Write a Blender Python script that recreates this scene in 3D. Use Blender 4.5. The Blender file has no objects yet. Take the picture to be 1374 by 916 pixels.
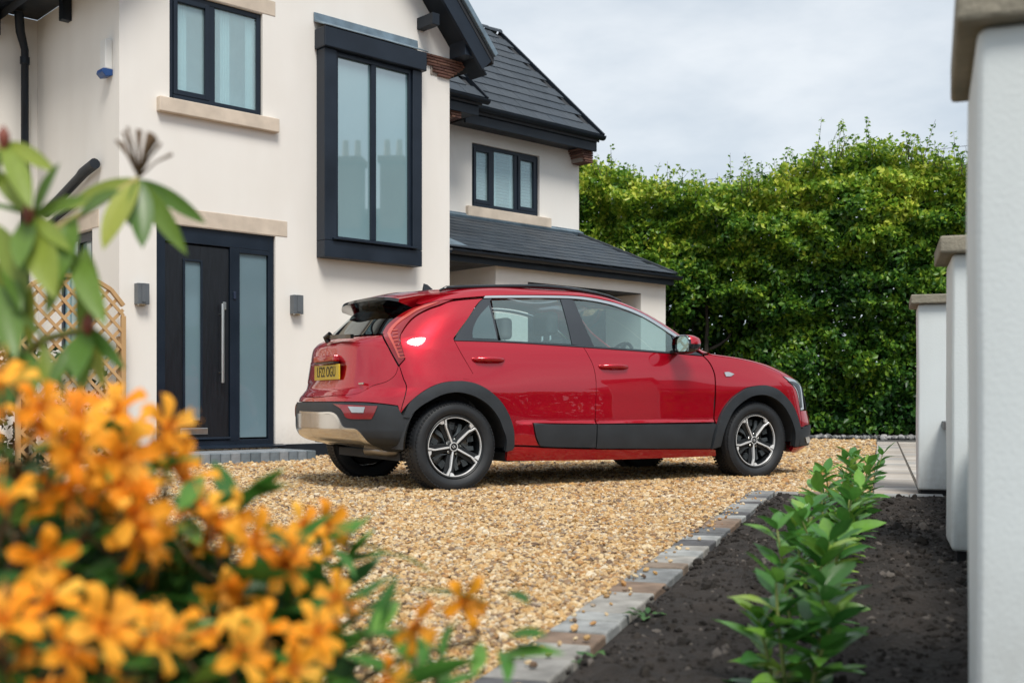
import bpy, bmesh, math, random
import numpy as np
from mathutils import Vector, Matrix, Euler, noise
from math import radians, sin, cos, pi
random.seed(7); RNG = np.random.default_rng(7)

# ------------------------------------------------------------------ camera, sky, sun, exposure
scn = bpy.context.scene
COL = scn.collection
FPX, CX, HY, CAMH = 1500.0, 687.0, 540.0, 0.61      # focal length in photo pixels, centre column, horizon row, eye height
cd = bpy.data.cameras.new('camera'); cam = bpy.data.objects.new('camera', cd); COL.objects.link(cam)
cam.location = (0, 0, CAMH); cam.rotation_euler = (radians(90), 0, 0)
cd.sensor_width = 36; cd.lens = FPX/1374*36; cd.shift_y = (HY-458)/1374
cd.clip_start = 0.05; cd.clip_end = 2000
cd.dof.use_dof = True; cd.dof.focus_distance = 8.4; cd.dof.aperture_fstop = 3.7; cd.dof.aperture_blades = 9
scn.camera = cam

SUN_EL, SUN_AZ = radians(56), math.atan2(0.22, -0.75)      # azimuth measured from +Y towards +X
wd = bpy.data.worlds.new('World'); scn.world = wd; wd.use_nodes = True
nt = wd.node_tree; bg = nt.nodes['Background']
sky = nt.nodes.new('ShaderNodeTexSky'); sky.sky_type = 'NISHITA'; sky.sun_disc = False
sky.sun_elevation = SUN_EL; sky.sun_rotation = SUN_AZ
tc = nt.nodes.new('ShaderNodeTexCoord'); mp = nt.nodes.new('ShaderNodeMapping'); mp.inputs['Scale'].default_value = (1.0, 1.0, 2.6)
nz = nt.nodes.new('ShaderNodeTexNoise'); nz.inputs['Scale'].default_value = 2.3; nz.inputs['Detail'].default_value = 6; nz.inputs['Roughness'].default_value = .55
rp = nt.nodes.new('ShaderNodeValToRGB')
rp.color_ramp.elements[0].position = .34; rp.color_ramp.elements[0].color = (4.1, 5.0, 5.9, 1)
rp.color_ramp.elements[1].position = .64; rp.color_ramp.elements[1].color = (8.3, 8.7, 9.0, 1)
mx = nt.nodes.new('ShaderNodeMixRGB'); mx.inputs[0].default_value = .82
nt.links.new(tc.outputs['Generated'], mp.inputs['Vector']); nt.links.new(mp.outputs['Vector'], nz.inputs['Vector'])
nt.links.new(nz.outputs['Fac'], rp.inputs['Fac']); nt.links.new(sky.outputs['Color'], mx.inputs[1]); nt.links.new(rp.outputs['Color'], mx.inputs[2])
nt.links.new(mx.outputs['Color'], bg.inputs['Color']); bg.inputs['Strength'].default_value = 0.10

sd = bpy.data.lights.new('sun', 'SUN'); sun = bpy.data.objects.new('sun', sd); COL.objects.link(sun)
sd.energy = 3.1; sd.angle = radians(22); sd.color = (1.0, .95, .87)
sdir = Vector((sin(SUN_AZ)*cos(SUN_EL), cos(SUN_AZ)*cos(SUN_EL), sin(SUN_EL)))
sun.rotation_euler = sdir.to_track_quat('Z', 'Y').to_euler(); sun.location = (6, -6, 12)
scn.view_settings.view_transform = 'Standard'; scn.view_settings.look = 'None'
scn.view_settings.exposure = 0.22; scn.view_settings.gamma = 1.0
scn.render.engine = 'CYCLES'
scn.cycles.max_bounces = 10; scn.cycles.transparent_max_bounces = 16; scn.cycles.glossy_bounces = 5

# ------------------------------------------------------------------ helpers
def obj(name, me, mat=None, parent=None, M=None):
    o = bpy.data.objects.new(name, me); COL.objects.link(o)
    if mat is not None and me is not None and len(me.materials) == 0: me.materials.append(mat)
    if parent is not None: o.parent = parent
    if M is not None: o.matrix_local = M
    return o
def empty(name, loc=(0, 0, 0), rz=0.0):
    o = bpy.data.objects.new(name, None); COL.objects.link(o); o.location = loc; o.rotation_euler = (0, 0, rz); o.empty_display_size = .2
    return o
def tag(o, label=None, cat=None, group=None, kind=None):
    if label: o['label'] = label
    if cat: o['category'] = cat
    if group: o['group'] = group
    if kind: o['kind'] = kind
    return o
class MB:
    def __init__(s): s.v = []; s.f = []; s.m = []; s.mi = 0
    def add(s, vs, fs):
        b = len(s.v); s.v += [tuple(v) for v in vs]; s.f += [tuple(b+i for i in f) for f in fs]; s.m += [s.mi]*len(fs); return s
    def box(s, x0, x1, y0, y1, z0, z1):
        return s.add([(x0,y0,z0),(x1,y0,z0),(x1,y1,z0),(x0,y1,z0),(x0,y0,z1),(x1,y0,z1),(x1,y1,z1),(x0,y1,z1)],
                     [(0,3,2,1),(4,5,6,7),(0,1,5,4),(1,2,6,5),(2,3,7,6),(3,0,4,7)])
    def bar(s, p, q, w, t, up=(0,0,1)):       # rectangular bar from p to q, w across, t along up
        p, q, up = Vector(p), Vector(q), Vector(up); d = (q-p).normalized(); a = d.cross(up).normalized(); b = a.cross(d).normalized()
        vs = []
        for c in (p, q):
            for i, j in ((-1,-1),(1,-1),(1,1),(-1,1)): vs.append(c+a*(w/2*i)+b*(t/2*j))
        return s.add(vs, [(0,3,2,1),(4,5,6,7),(0,1,5,4),(1,2,6,5),(2,3,7,6),(3,0,4,7)])
    def prism(s, poly, d):                     # poly: list of 3-D points, extruded by vector d
        n = len(poly); d = Vector(d); vs = [Vector(p) for p in poly]; vs += [p+d for p in vs]
        return s.add(vs, [tuple(range(n))[::-1], tuple(range(n, 2*n))] + [(i, (i+1) % n, n+(i+1) % n, n+i) for i in range(n)])
    def tube(s, pts, r, n=8, cap=True):
        pts = [Vector(p) for p in pts]; rs = r if hasattr(r, '__len__') else [r]*len(pts); rings = []; b0 = len(s.v); vs = []; fs = []
        ref = Vector((0, 0, 1))
        for i, p in enumerate(pts):
            d = (pts[min(i+1, len(pts)-1)]-pts[max(i-1, 0)]).normalized()
            if abs(d.dot(ref)) > .95: ref = Vector((1, 0, 0)) if abs(d.x) < .9 else Vector((0, 1, 0))
            a = d.cross(ref).normalized(); b = a.cross(d).normalized(); ref = b
            for k in range(n):
                t = 2*pi*k/n; vs.append(p+(a*cos(t)+b*sin(t))*rs[i])
        for i in range(len(pts)-1):
            for k in range(n):
                fs.append((i*n+k, i*n+(k+1) % n, (i+1)*n+(k+1) % n, (i+1)*n+k))
        if cap: fs += [tuple(range(n))[::-1], tuple((len(pts)-1)*n+k for k in range(n))]
        return s.add(vs, fs)
    def lathe(s, prof, n=32, axis='y', c=(0,0,0), a0=0, a1=2*pi):     # prof: (axial, radius)
        vs = []; fs = []; full = abs(a1-a0-2*pi) < 1e-6; m = n if full else n+1
        for (h, r) in prof:
            for k in range(m):
                t = a0+(a1-a0)*k/n
                v = {'y': (r*cos(t), h, r*sin(t)), 'z': (r*cos(t), r*sin(t), h), 'x': (h, r*cos(t), r*sin(t))}[axis]
                vs.append((v[0]+c[0], v[1]+c[1], v[2]+c[2]))
        for i in range(len(prof)-1):
            for k in range(n):
                k2 = (k+1) % m
                fs.append((i*m+k, i*m+k2, (i+1)*m+k2, (i+1)*m+k))
        return s.add(vs, fs)
    def mesh(s, name, smooth=False, bevel=0, seg=2, angle=None):
        me = bpy.data.meshes.new(name); me.from_pydata(s.v, [], s.f)
        bm = bmesh.new(); bm.from_mesh(me)
        for f, m in zip(bm.faces, s.m): f.material_index = m
        bmesh.ops.recalc_face_normals(bm, faces=bm.faces)
        if bevel:
            es = [e for e in bm.edges if len(e.link_faces) == 2 and e.calc_face_angle(0) > .5]
            bmesh.ops.bevel(bm, geom=es, offset=bevel, segments=seg, profile=.5, affect='EDGES', clamp_overlap=True)
        bm.to_mesh(me); bm.free()
        if smooth:
            me.polygons.foreach_set('use_smooth', [True]*len(me.polygons))
            if angle is not None: me.set_sharp_from_angle(angle=radians(angle))
        me.update(); return me
    def build(s, name, mat, parent=None, M=None, **k):
        mats = mat if isinstance(mat, (list, tuple)) else [mat]
        me = s.mesh(name, **k)
        for m_ in mats: me.materials.append(m_)
        return obj(name, me, None, parent, M)
def fastmesh(name, V, F3, attr=None, aname='tint', smooth=False):
    me = bpy.data.meshes.new(name); me.vertices.add(len(V)); me.vertices.foreach_set('co', np.asarray(V, np.float32).ravel())
    n = len(F3); k = F3.shape[1]; me.loops.add(n*k); me.loops.foreach_set('vertex_index', np.asarray(F3, np.int32).ravel())
    me.polygons.add(n); me.polygons.foreach_set('loop_start', np.arange(0, n*k, k, dtype=np.int32))
    if smooth: me.polygons.foreach_set('use_smooth', np.ones(n, bool))
    me.update(calc_edges=True)
    if attr is not None:
        a = me.attributes.new(aname, 'FLOAT', 'POINT'); a.data.foreach_set('value', np.asarray(attr, np.float32))
    return me
def rotz(v, a): c, s_ = cos(a), sin(a); return (v[0]*c-v[1]*s_, v[0]*s_+v[1]*c)
def ground_pt(px, py, z=0.0):
    Y = (CAMH-z)*FPX/(py-HY); return Vector(((px-CX)/FPX*Y, Y, z))
def ray_pt(px, py, Y): return Vector(((px-CX)/FPX*Y, Y, CAMH-(py-HY)*Y/FPX))

# ------------------------------------------------------------------ materials
def newmat(name):
    m = bpy.data.materials.new(name); m.use_nodes = True; return m, m.node_tree, m.node_tree.nodes['Principled BSDF']
def mat(name, col, rough=.6, metal=0.0, var=.12, scale=6.0, bump=0.0, bscale=60.0, coat=0.0, spec=.5, detail=5, col2=None, bdist=.01, stretch=None, rvar=.0):
    m, t, b = newmat(name); N, L = t.nodes, t.links
    c = N.new('ShaderNodeTexCoord'); src = c.outputs['Object']
    if stretch:
        q = N.new('ShaderNodeMapping'); q.inputs['Scale'].default_value = stretch; L.new(src, q.inputs['Vector']); src = q.outputs['Vector']
    n = N.new('ShaderNodeTexNoise'); n.inputs['Scale'].default_value = scale; n.inputs['Detail'].default_value = detail; L.new(src, n.inputs['Vector'])
    r = N.new('ShaderNodeValToRGB'); r.color_ramp.elements[0].position = .28; r.color_ramp.elements[1].position = .72
    c2 = col2 if col2 else tuple(min(1, x*(1+var)) for x in col); c1 = col if col2 else tuple(x*(1-var) for x in col)
    r.color_ramp.elements[0].color = (*c1, 1); r.color_ramp.elements[1].color = (*c2, 1)
    L.new(n.outputs['Fac'], r.inputs['Fac']); L.new(r.outputs['Color'], b.inputs['Base Color'])
    b.inputs['Roughness'].default_value = rough; b.inputs['Metallic'].default_value = metal
    b.inputs['Coat Weight'].default_value = coat; b.inputs['Coat Roughness'].default_value = .04; b.inputs['Specular IOR Level'].default_value = spec
    if rvar:
        mr = N.new('ShaderNodeMapRange'); mr.inputs[1].default_value = .3; mr.inputs[2].default_value = .7
        mr.inputs[3].default_value = max(0, rough-rvar); mr.inputs[4].default_value = min(1, rough+rvar); L.new(n.outputs['Fac'], mr.inputs[0]); L.new(mr.outputs[0], b.inputs['Roughness'])
    if bump:
        n2 = N.new('ShaderNodeTexNoise'); n2.inputs['Scale'].default_value = bscale; n2.inputs['Detail'].default_value = 6; L.new(src, n2.inputs['Vector'])
        bp = N.new('ShaderNodeBump'); bp.inputs['Strength'].default_value = bump; bp.inputs['Distance'].default_value = bdist
        L.new(n2.outputs['Fac'], bp.inputs['Height']); L.new(bp.outputs['Normal'], b.inputs['Normal'])
    return m
def randmat(name, cols, rough=.7, src='OBJECT', bump=.3, bscale=40, noisev=.25, nscale=14, spec=.4):
    """each instance / object takes its own colour from a short palette, mottled by noise"""
    m, t, b = newmat(name); N, L = t.nodes, t.links
    if src == 'OBJECT': a = N.new('ShaderNodeObjectInfo').outputs['Random']
    else:
        an = N.new('ShaderNodeAttribute'); an.attribute_type = src; an.attribute_name = 'rnd'; a = an.outputs['Fac']
    r = N.new('ShaderNodeValToRGB'); r.color_ramp.interpolation = 'CONSTANT'
    while len(r.color_ramp.elements) < len(cols): r.color_ramp.elements.new(.5)
    for i, c in enumerate(cols): r.color_ramp.elements[i].position = i/len(cols); r.color_ramp.elements[i].color = (*c, 1)
    L.new(a, r.inputs['Fac'])
    c = N.new('ShaderNodeTexCoord'); n = N.new('ShaderNodeTexNoise'); n.inputs['Scale'].default_value = nscale; n.inputs['Detail'].default_value = 6; L.new(c.outputs['Object'], n.inputs['Vector'])
    mr = N.new('ShaderNodeMapRange'); mr.inputs[1].default_value = .25; mr.inputs[2].default_value = .75; mr.inputs[3].default_value = 1-noisev; mr.inputs[4].default_value = 1+noisev; L.new(n.outputs['Fac'], mr.inputs[0])
    mu = N.new('ShaderNodeMixRGB'); mu.blend_type = 'MULTIPLY'; mu.inputs[0].default_value = 1; L.new(r.outputs['Color'], mu.inputs[1]); L.new(mr.outputs[0], mu.inputs[2])
    L.new(mu.outputs['Color'], b.inputs['Base Color']); b.inputs['Roughness'].default_value = rough; b.inputs['Specular IOR Level'].default_value = spec
    if bump:
        n2 = N.new('ShaderNodeTexNoise'); n2.inputs['Scale'].default_value = bscale; n2.inputs['Detail'].default_value = 5; L.new(c.outputs['Object'], n2.inputs['Vector'])
        bp = N.new('ShaderNodeBump'); bp.inputs['Strength'].default_value = bump; bp.inputs['Distance'].default_value = .01; L.new(n2.outputs['Fac'], bp.inputs['Height']); L.new(bp.outputs['Normal'], b.inputs['Normal'])
    return m
def leafmat(name, stops, rough=.4, trans=.35, attr='tint', vein=0.0, objrand=False, spec=.5):
    m, t, b = newmat(name); N, L = t.nodes, t.links
    if objrand: a = N.new('ShaderNodeObjectInfo').outputs['Random']
    else: an = N.new('ShaderNodeAttribute'); an.attribute_name = attr; a = an.outputs['Fac']
    r = N.new('ShaderNodeValToRGB')
    while len(r.color_ramp.elements) < len(stops): r.color_ramp.elements.new(.5)
    for i, (p, c) in enumerate(stops): r.color_ramp.elements[i].position = p; r.color_ramp.elements[i].color = (*c, 1)
    L.new(a, r.inputs['Fac']); out = r.outputs['Color']
    c = N.new('ShaderNodeTexCoord'); n = N.new('ShaderNodeTexNoise'); n.inputs['Scale'].default_value = 30; L.new(c.outputs['Object'], n.inputs['Vector'])
    mr = N.new('ShaderNodeMapRange'); mr.inputs[3].default_value = .7; mr.inputs[4].default_value = 1.3; L.new(n.outputs['Fac'], mr.inputs[0])
    mu = N.new('ShaderNodeMixRGB'); mu.blend_type = 'MULTIPLY'; mu.inputs[0].default_value = 1; L.new(out, mu.inputs[1]); L.new(mr.outputs[0], mu.inputs[2]); out = mu.outputs['Color']
    L.new(out, b.inputs['Base Color']); b.inputs['Roughness'].default_value = rough; b.inputs['Specular IOR Level'].default_value = spec
    tr = N.new('ShaderNodeBsdfTranslucent'); L.new(out, tr.inputs['Color'])
    ms = N.new('ShaderNodeMixShader'); ms.inputs[0].default_value = trans; L.new(b.outputs[0], ms.inputs[1]); L.new(tr.outputs[0], ms.inputs[2])
    L.new(ms.outputs[0], N['Material Output'].inputs['Surface'])
    return m
def glassmat(name, tint, refl=1.5, rough=.0, base=None, basefac=0.0):
    """thin pane: tinted see-through plus mirror reflection by Fresnel; basefac mixes in a pale diffuse colour standing for sky reflection"""
    m, t, b = newmat(name); N, L = t.nodes, t.links
    tr = N.new('ShaderNodeBsdfTransparent'); tr.inputs['Color'].default_value = (*tint, 1)
    first = tr.outputs[0]
    if basefac:  # pale diffuse share imitates the sky mirrored in the pane
        df = N.new('ShaderNodeBsdfDiffuse'); df.inputs['Color'].default_value = (*base, 1)
        m1 = N.new('ShaderNodeMixShader'); m1.inputs[0].default_value = basefac; L.new(first, m1.inputs[1]); L.new(df.outputs[0], m1.inputs[2]); first = m1.outputs[0]
    gl = N.new('ShaderNodeBsdfGlossy'); gl.inputs['Roughness'].default_value = rough; gl.inputs['Color'].default_value = (.93, 1, 1, 1)
    fr = N.new('ShaderNodeFresnel'); ge = N.new('ShaderNodeNewGeometry'); mi = N.new('ShaderNodeMix')      # a thin pane reflects alike from both sides
    mi.inputs[2].default_value = refl; mi.inputs[3].default_value = 1/refl; L.new(ge.outputs['Backfacing'], mi.inputs[0]); L.new(mi.outputs[0], fr.inputs['IOR'])
    ms = N.new('ShaderNodeMixShader'); L.new(fr.outputs[0], ms.inputs[0]); L.new(first, ms.inputs[1]); L.new(gl.outputs[0], ms.inputs[2])
    L.new(ms.outputs[0], N['Material Output'].inputs['Surface'])
    return m
def wallmat(name, col, streak):
    """painted render: fine grain relief, faint trowel patches, rain streaks and a little grime with shapes of their own"""
    m, t, b = newmat(name); N, L = t.nodes, t.links
    c = N.new('ShaderNodeTexCoord')
    n = N.new('ShaderNodeTexNoise'); n.inputs['Scale'].default_value = 1.1; n.inputs['Detail'].default_value = 8; L.new(c.outputs['Object'], n.inputs['Vector'])
    q = N.new('ShaderNodeMapping'); q.inputs['Scale'].default_value = (3, 3, .8); L.new(c.outputs['Object'], q.inputs['Vector'])
    s = N.new('ShaderNodeTexNoise'); s.inputs['Scale'].default_value = 1.0; s.inputs['Detail'].default_value = 6; L.new(q.outputs['Vector'], s.inputs['Vector'])
    ml = N.new('ShaderNodeMath'); ml.operation = 'MULTIPLY'; L.new(n.outputs['Fac'], ml.inputs[0]); L.new(s.outputs['Fac'], ml.inputs[1])
    r = N.new('ShaderNodeValToRGB'); r.color_ramp.elements[0].position = .13; r.color_ramp.elements[1].position = .34
    r.color_ramp.elements[0].color = (*streak, 1); r.color_ramp.elements[1].color = (*col, 1); L.new(ml.outputs[0], r.inputs['Fac'])
    # splashed soil low down, broken up by noise
    sx = N.new('ShaderNodeSeparateXYZ'); L.new(c.outputs['Object'], sx.inputs[0]); mz = N.new('ShaderNodeMapRange'); mz.inputs[1].default_value = .02; mz.inputs[2].default_value = .42; mz.inputs[3].default_value = .62; mz.inputs[4].default_value = 0; L.new(sx.outputs['Z'], mz.inputs[0])
    sn = N.new('ShaderNodeTexNoise'); sn.inputs['Scale'].default_value = 26; sn.inputs['Detail'].default_value = 8; L.new(c.outputs['Object'], sn.inputs['Vector'])
    lt = N.new('ShaderNodeMath'); lt.operation = 'MULTIPLY'; L.new(mz.outputs[0], lt.inputs[0]); L.new(sn.outputs['Fac'], lt.inputs[1])
    dm = N.new('ShaderNodeMixRGB'); dm.inputs[2].default_value = (.20, .165, .125, 1); L.new(lt.outputs[0], dm.inputs[0]); L.new(r.outputs['Color'], dm.inputs[1]); L.new(dm.outputs['Color'], b.inputs['Base Color'])
    b.inputs['Roughness'].default_value = .85; b.inputs['Specular IOR Level'].default_value = .25
    g = N.new('ShaderNodeTexNoise'); g.inputs['Scale'].default_value = 130; g.inputs['Detail'].default_value = 4; L.new(c.outputs['Object'], g.inputs['Vector'])
    g2 = N.new('ShaderNodeTexNoise'); g2.inputs['Scale'].default_value = 7; g2.inputs['Detail'].default_value = 4; L.new(c.outputs['Object'], g2.inputs['Vector'])
    ad = N.new('ShaderNodeMath'); ad.operation = 'MULTIPLY_ADD'; ad.inputs[1].default_value = .8; L.new(g2.outputs['Fac'], ad.inputs[0]); L.new(g.outputs['Fac'], ad.inputs[2])
    bp = N.new('ShaderNodeBump'); bp.inputs['Strength'].default_value = .28; bp.inputs['Distance'].default_value = .003; L.new(ad.outputs[0], bp.inputs['Height']); L.new(bp.outputs['Normal'], b.inputs['Normal'])
    return m

M_render = wallmat('cream_render', (.80, .775, .735), (.765, .735, .69))
M_pier = wallmat('pale_grey_render', (.70, .75, .76), (.61, .65, .65))
M_stone = mat('sandstone', (.575, .49, .40), .8, var=.14, scale=5, bump=.25, bscale=90)
M_cap = mat('weathered_coping_stone', (.30, .27, .21), .9, col2=(.17, .16, .125), scale=9, bump=.5, bscale=70)
M_anth = mat('anthracite_frame', (.009, .016, .028), .34, var=.2, scale=3, rvar=.06, spec=.35)
M_anth2 = mat('anthracite_metal', (.011, .018, .030), .42, var=.3, scale=2.2, rvar=.1, spec=.35)
M_black = mat('black_fascia', (.007, .012, .020), .45, var=.2, scale=4, rvar=.08, spec=.35)
M_lead = mat('lead_flashing', (.16, .22, .27), .45, metal=.3, var=.35, scale=5, bump=.3, bscale=12, bdist=.02)
M_tile = randmat('slate_grey_roof_tile', [(.032, .043, .056), (.037, .048, .062), (.029, .039, .051), (.041, .052, .065), (.034, .043, .054), (.030, .042, .057)], .55, bump=.35, bscale=60, noisev=.3, nscale=9)
M_roofbase = mat('roofing_underlay', (.03, .034, .04), .8)
M_brick = randmat('brown_brick', [(.13, .062, .048), (.16, .08, .06), (.10, .05, .042), (.18, .095, .07)], .85, bump=.5, bscale=70)
M_mortar = mat('mortar', (.28, .24, .21), .95, bump=.3)
M_wood = mat('trellis_timber', (.42, .25, .11), .7, col2=(.54, .35, .17), scale=5, stretch=(1, 1, .12), bump=.2, bscale=50)
M_white = mat('white_plastic', (.75, .75, .73), .4, var=.04)
M_blue = mat('blue_plastic', (.01, .06, .22), .35)
M_steel = mat('brushed_steel', (.62, .62, .60), .28, metal=1.0, var=.08, scale=30, stretch=(1, 1, .05))
M_lampg = mat('grey_lamp_metal', (.12, .135, .15), .45, metal=.2, var=.15)
M_soil = mat('dark_topsoil', (.011, .0088, .0075), .95, col2=(.034, .026, .021), scale=7, bump=.9, bscale=70, bdist=.02, detail=10)
M_fg = glassmat('window_glass', (.80, .92, .94), 2.0, base=(.60, .78, .82), basefac=.26)
M_frost = mat('frosted_glazing', (.22, .37, .41), .55, var=.10, scale=.5, coat=1.0)
M_frost.node_tree.nodes['Principled BSDF'].inputs['Coat IOR'].default_value = 3.0
M_frost.node_tree.nodes['Principled BSDF'].inputs['Coat Roughness'].default_value = .02
M_curtain = mat('white_curtain', (.86, .88, .88), .9, var=.04)
M_frost2 = mat('obscure_door_glazing', (.13, .21, .25), .5, var=.12, scale=.8, coat=1.0)
M_frost2.node_tree.nodes['Principled BSDF'].inputs['Coat IOR'].default_value = 1.8
M_door = mat('black_woodgrain_door', (.007, .009, .013), .34, var=.4, scale=9, stretch=(6, 6, .5), bump=.5, bscale=30, bdist=.004)
M_dark = mat('dark_void', (.012, .012, .013), .9)

# ------------------------------------------------------------------ ground sheets
D = Vector((sin(radians(18.2)), cos(radians(18.2)), 0)); E = Vector((D.y, -D.x, 0))      # along the boundary wall, and across it to the right
gb = MB(); gb.add([(-500, -500, -.03), (500, -500, -.03), (500, 500, -.03), (-500, 500, -.03)], [(0, 1, 2, 3)])
tag(gb.build('ground', mat('tarmac_ground', (.07, .07, .068), .9, var=.25, scale=.8, bump=.3, bscale=40)), kind='structure')
kN = Vector((-.07, 2.43, 0)); kerb_at = lambda t: kN+D*t                                  # left edge of the kerb, t = metres along
M_gravbase = randmat('gravel_bed', [(.30, .21, .12)], .9, bump=0)
def gravel_base_mat():
    m, t, b = newmat('golden_gravel_bed'); N, L = t.nodes, t.links
    c = N.new('ShaderNodeTexCoord'); v = N.new('ShaderNodeTexVoronoi'); v.inputs['Scale'].default_value = 62; L.new(c.outputs['Object'], v.inputs['Vector'])
    sp = N.new('ShaderNodeSeparateColor'); L.new(v.outputs['Color'], sp.inputs[0])
    r = N.new('ShaderNodeValToRGB'); r.color_ramp.interpolation = 'CONSTANT'
    cols = [(.34, .21, .095), (.46, .33, .18), (.10, .075, .055), (.52, .42, .28), (.25, .2, .15), (.42, .26, .11)]
    while len(r.color_ramp.elements) < len(cols): r.color_ramp.elements.new(.5)
    for i, q in enumerate(cols): r.color_ramp.elements[i].position = i/len(cols); r.color_ramp.elements[i].color = (*q, 1)
    L.new(sp.outputs[0], r.inputs['Fac']); L.new(r.outputs['Color'], b.inputs['Base Color']); b.inputs['Roughness'].default_value = .85
    bp = N.new('ShaderNodeBump'); bp.invert = True; bp.inputs['Strength'].default_value = 1; bp.inputs['Distance'].default_value = .012; L.new(v.outputs['Distance'], bp.inputs['Height']); L.new(bp.outputs['Normal'], b.inputs['Normal'])
    return m
paveL = lambda t: Vector((2.30, 7.20, 0))+D*t
g = MB(); pts = [kerb_at(-6), kerb_at(5.45), Vector((2.32, 7.22, 0)), paveL(11.2), Vector((-1.5, 21.5, 0)), Vector((-12, 17, 0)), Vector((-12, -4, 0))]
g.add([(p.x, p.y, -.004) for p in pts], [tuple(range(len(pts)))])
tag(g.build('gravel_drive', gravel_base_mat()), kind='structure')

def scatter(name, P, rot, scl, rnd, m, sub=2, lump=.35):
    me = bpy.data.meshes.new(name); me.vertices.add(len(P)); me.vertices.foreach_set('co', np.asarray(P, np.float32).ravel())
    for an, arr in (('rot', rot), ('scl', scl)):
        a = me.attributes.new(an, 'FLOAT_VECTOR', 'POINT'); a.data.foreach_set('vector', np.asarray(arr, np.float32).ravel())
    a = me.attributes.new('rnd', 'FLOAT', 'POINT'); a.data.foreach_set('value', np.asarray(rnd, np.float32))
    o = obj(name, me, m)
    ng = bpy.data.node_groups.new(name, 'GeometryNodeTree'); ng.interface.new_socket('Geometry', in_out='INPUT', socket_type='NodeSocketGeometry'); ng.interface.new_socket('Geometry', in_out='OUTPUT', socket_type='NodeSocketGeometry')
    N, L = ng.nodes, ng.links; gi = N.new('NodeGroupInput'); go = N.new('NodeGroupOutput')
    ip = N.new('GeometryNodeInstanceOnPoints'); L.new(gi.outputs[0], ip.inputs['Points'])
    jn = N.new('GeometryNodeJoinGeometry')
    for k in range(4):
        ic = N.new('GeometryNodeMeshIcoSphere'); ic.inputs['Subdivisions'].default_value = sub; ic.inputs['Radius'].default_value = 1
        pos = N.new('GeometryNodeInputPosition'); nn = N.new('ShaderNodeTexNoise'); nn.noise_dimensions = '4D'; nn.inputs['W'].default_value = k*7.3; nn.inputs['Scale'].default_value = .9; nn.inputs['Detail'].default_value = 2
        L.new(pos.outputs[0], nn.inputs['Vector'])
        sb = N.new('ShaderNodeVectorMath'); sb.operation = 'SUBTRACT'; sb.inputs[1].default_value = (.5, .5, .5); L.new(nn.outputs['Color'], sb.inputs[0])
        sc = N.new('ShaderNodeVectorMath'); sc.operation = 'SCALE'; sc.inputs['Scale'].default_value = lump*4; L.new(sb.outputs[0], sc.inputs[0])
        sp = N.new('GeometryNodeSetPosition'); L.new(ic.outputs['Mesh'], sp.inputs['Geometry']); L.new(sc.outputs[0], sp.inputs['Offset'])
        sm = N.new('GeometryNodeSetMaterial'); sm.inputs['Material'].default_value = m; L.new(sp.outputs[0], sm.inputs['Geometry'])
        gi2 = N.new('GeometryNodeGeometryToInstance'); L.new(sm.outputs[0], gi2.inputs[0]); L.new(gi2.outputs[0], jn.inputs[0])
    L.new(jn.outputs[0], ip.inputs['Instance']); ip.inputs['Pick Instance'].default_value = True
    ri = N.new('FunctionNodeRandomValue'); ri.data_type = 'INT'; ri.inputs[4].default_value = 0; ri.inputs[5].default_value = 3
    L.new(ri.outputs[2], ip.inputs['Instance Index'])
    for an, sk in (('rot', 'Rotation'), ('scl', 'Scale')):
        na = N.new('GeometryNodeInputNamedAttribute'); na.data_type = 'FLOAT_VECTOR'; na.inputs['Name'].default_value = an; L.new(na.outputs[0], ip.inputs[sk])
    L.new(ip.outputs[0], go.inputs[0])
    md = o.modifiers.new('scatter', 'NODES'); md.node_group = ng
    return o
def in_poly(P, poly):
    x, y = P[:, 0], P[:, 1]; c = np.zeros(len(P), bool); n = len(poly)
    for i in range(n):
        x1, y1 = poly[i][0], poly[i][1]; x2, y2 = poly[i-1][0], poly[i-1][1]
        c ^= ((y1 > y) != (y2 > y)) & (x < (x2-x1)*(y-y1)/((y2-y1) if y2 != y1 else 1e-9)+x1)
    return c
M_peb = randmat('golden_gravel_stone', [(0.474, 0.297, 0.122), (0.556, 0.388, 0.196), (0.344, 0.206, 0.088), (0.605, 0.472, 0.291), (0.442, 0.259, 0.094), (0.164, 0.106, 0.068), (0.54, 0.403, 0.237), (0.327, 0.259, 0.19), (0.508, 0.319, 0.135), (0.638, 0.54, 0.392), (0.392, 0.206, 0.075), (0.246, 0.152, 0.081), (0.573, 0.426, 0.237), (0.458, 0.312, 0.162)],
                 .62, src='INSTANCER', bump=0, noisev=.30, nscale=1.5, spec=.35)
bands = [(2.0, 4.2, 7400, .0066), (4.2, 6.5, 5000, .0076), (6.5, 10, 2900, .0095), (10, 14.5, 1200, .0130), (14.5, 20.5, 520, .018)]
gp, gs, = [], []
poly = [(p.x, p.y) for p in pts]
for y0, y1, dens, r in bands:
    xa, xb = -.50*y1-.3, .36*y1+.1
    n = int((xb-xa)*(y1-y0)*dens); P = np.stack([RNG.uniform(xa, xb, n), RNG.uniform(y0, y1, n)], 1)
    k = in_poly(P, poly) & (P[:, 0] > -.50*P[:, 1]-.25) & (P[:, 0] < .36*P[:, 1]+.1)
    if y0 < 4: k &= P[:, 0] > -.30*P[:, 1]-.1
    P = P[k]; gp.append(np.column_stack([P, RNG.uniform(-.004, .004, len(P))*(r/.008)])); gs.append(r*RNG.lognormal(0, .28, len(P)))
tk_ = RNG.uniform(-1, 5.4, 170); ek_ = .16*RNG.beta(1, 2.6, 170); sp_ = np.array([[kN.x+D.x*t_+E.x*e_, kN.y+D.y*t_+E.y*e_, .021] for t_, e_ in zip(tk_, ek_)])     # stones kicked onto the kerb
gp.append(sp_); gs.append(np.full(170, .0065)*RNG.lognormal(0, .3, 170))
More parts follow.
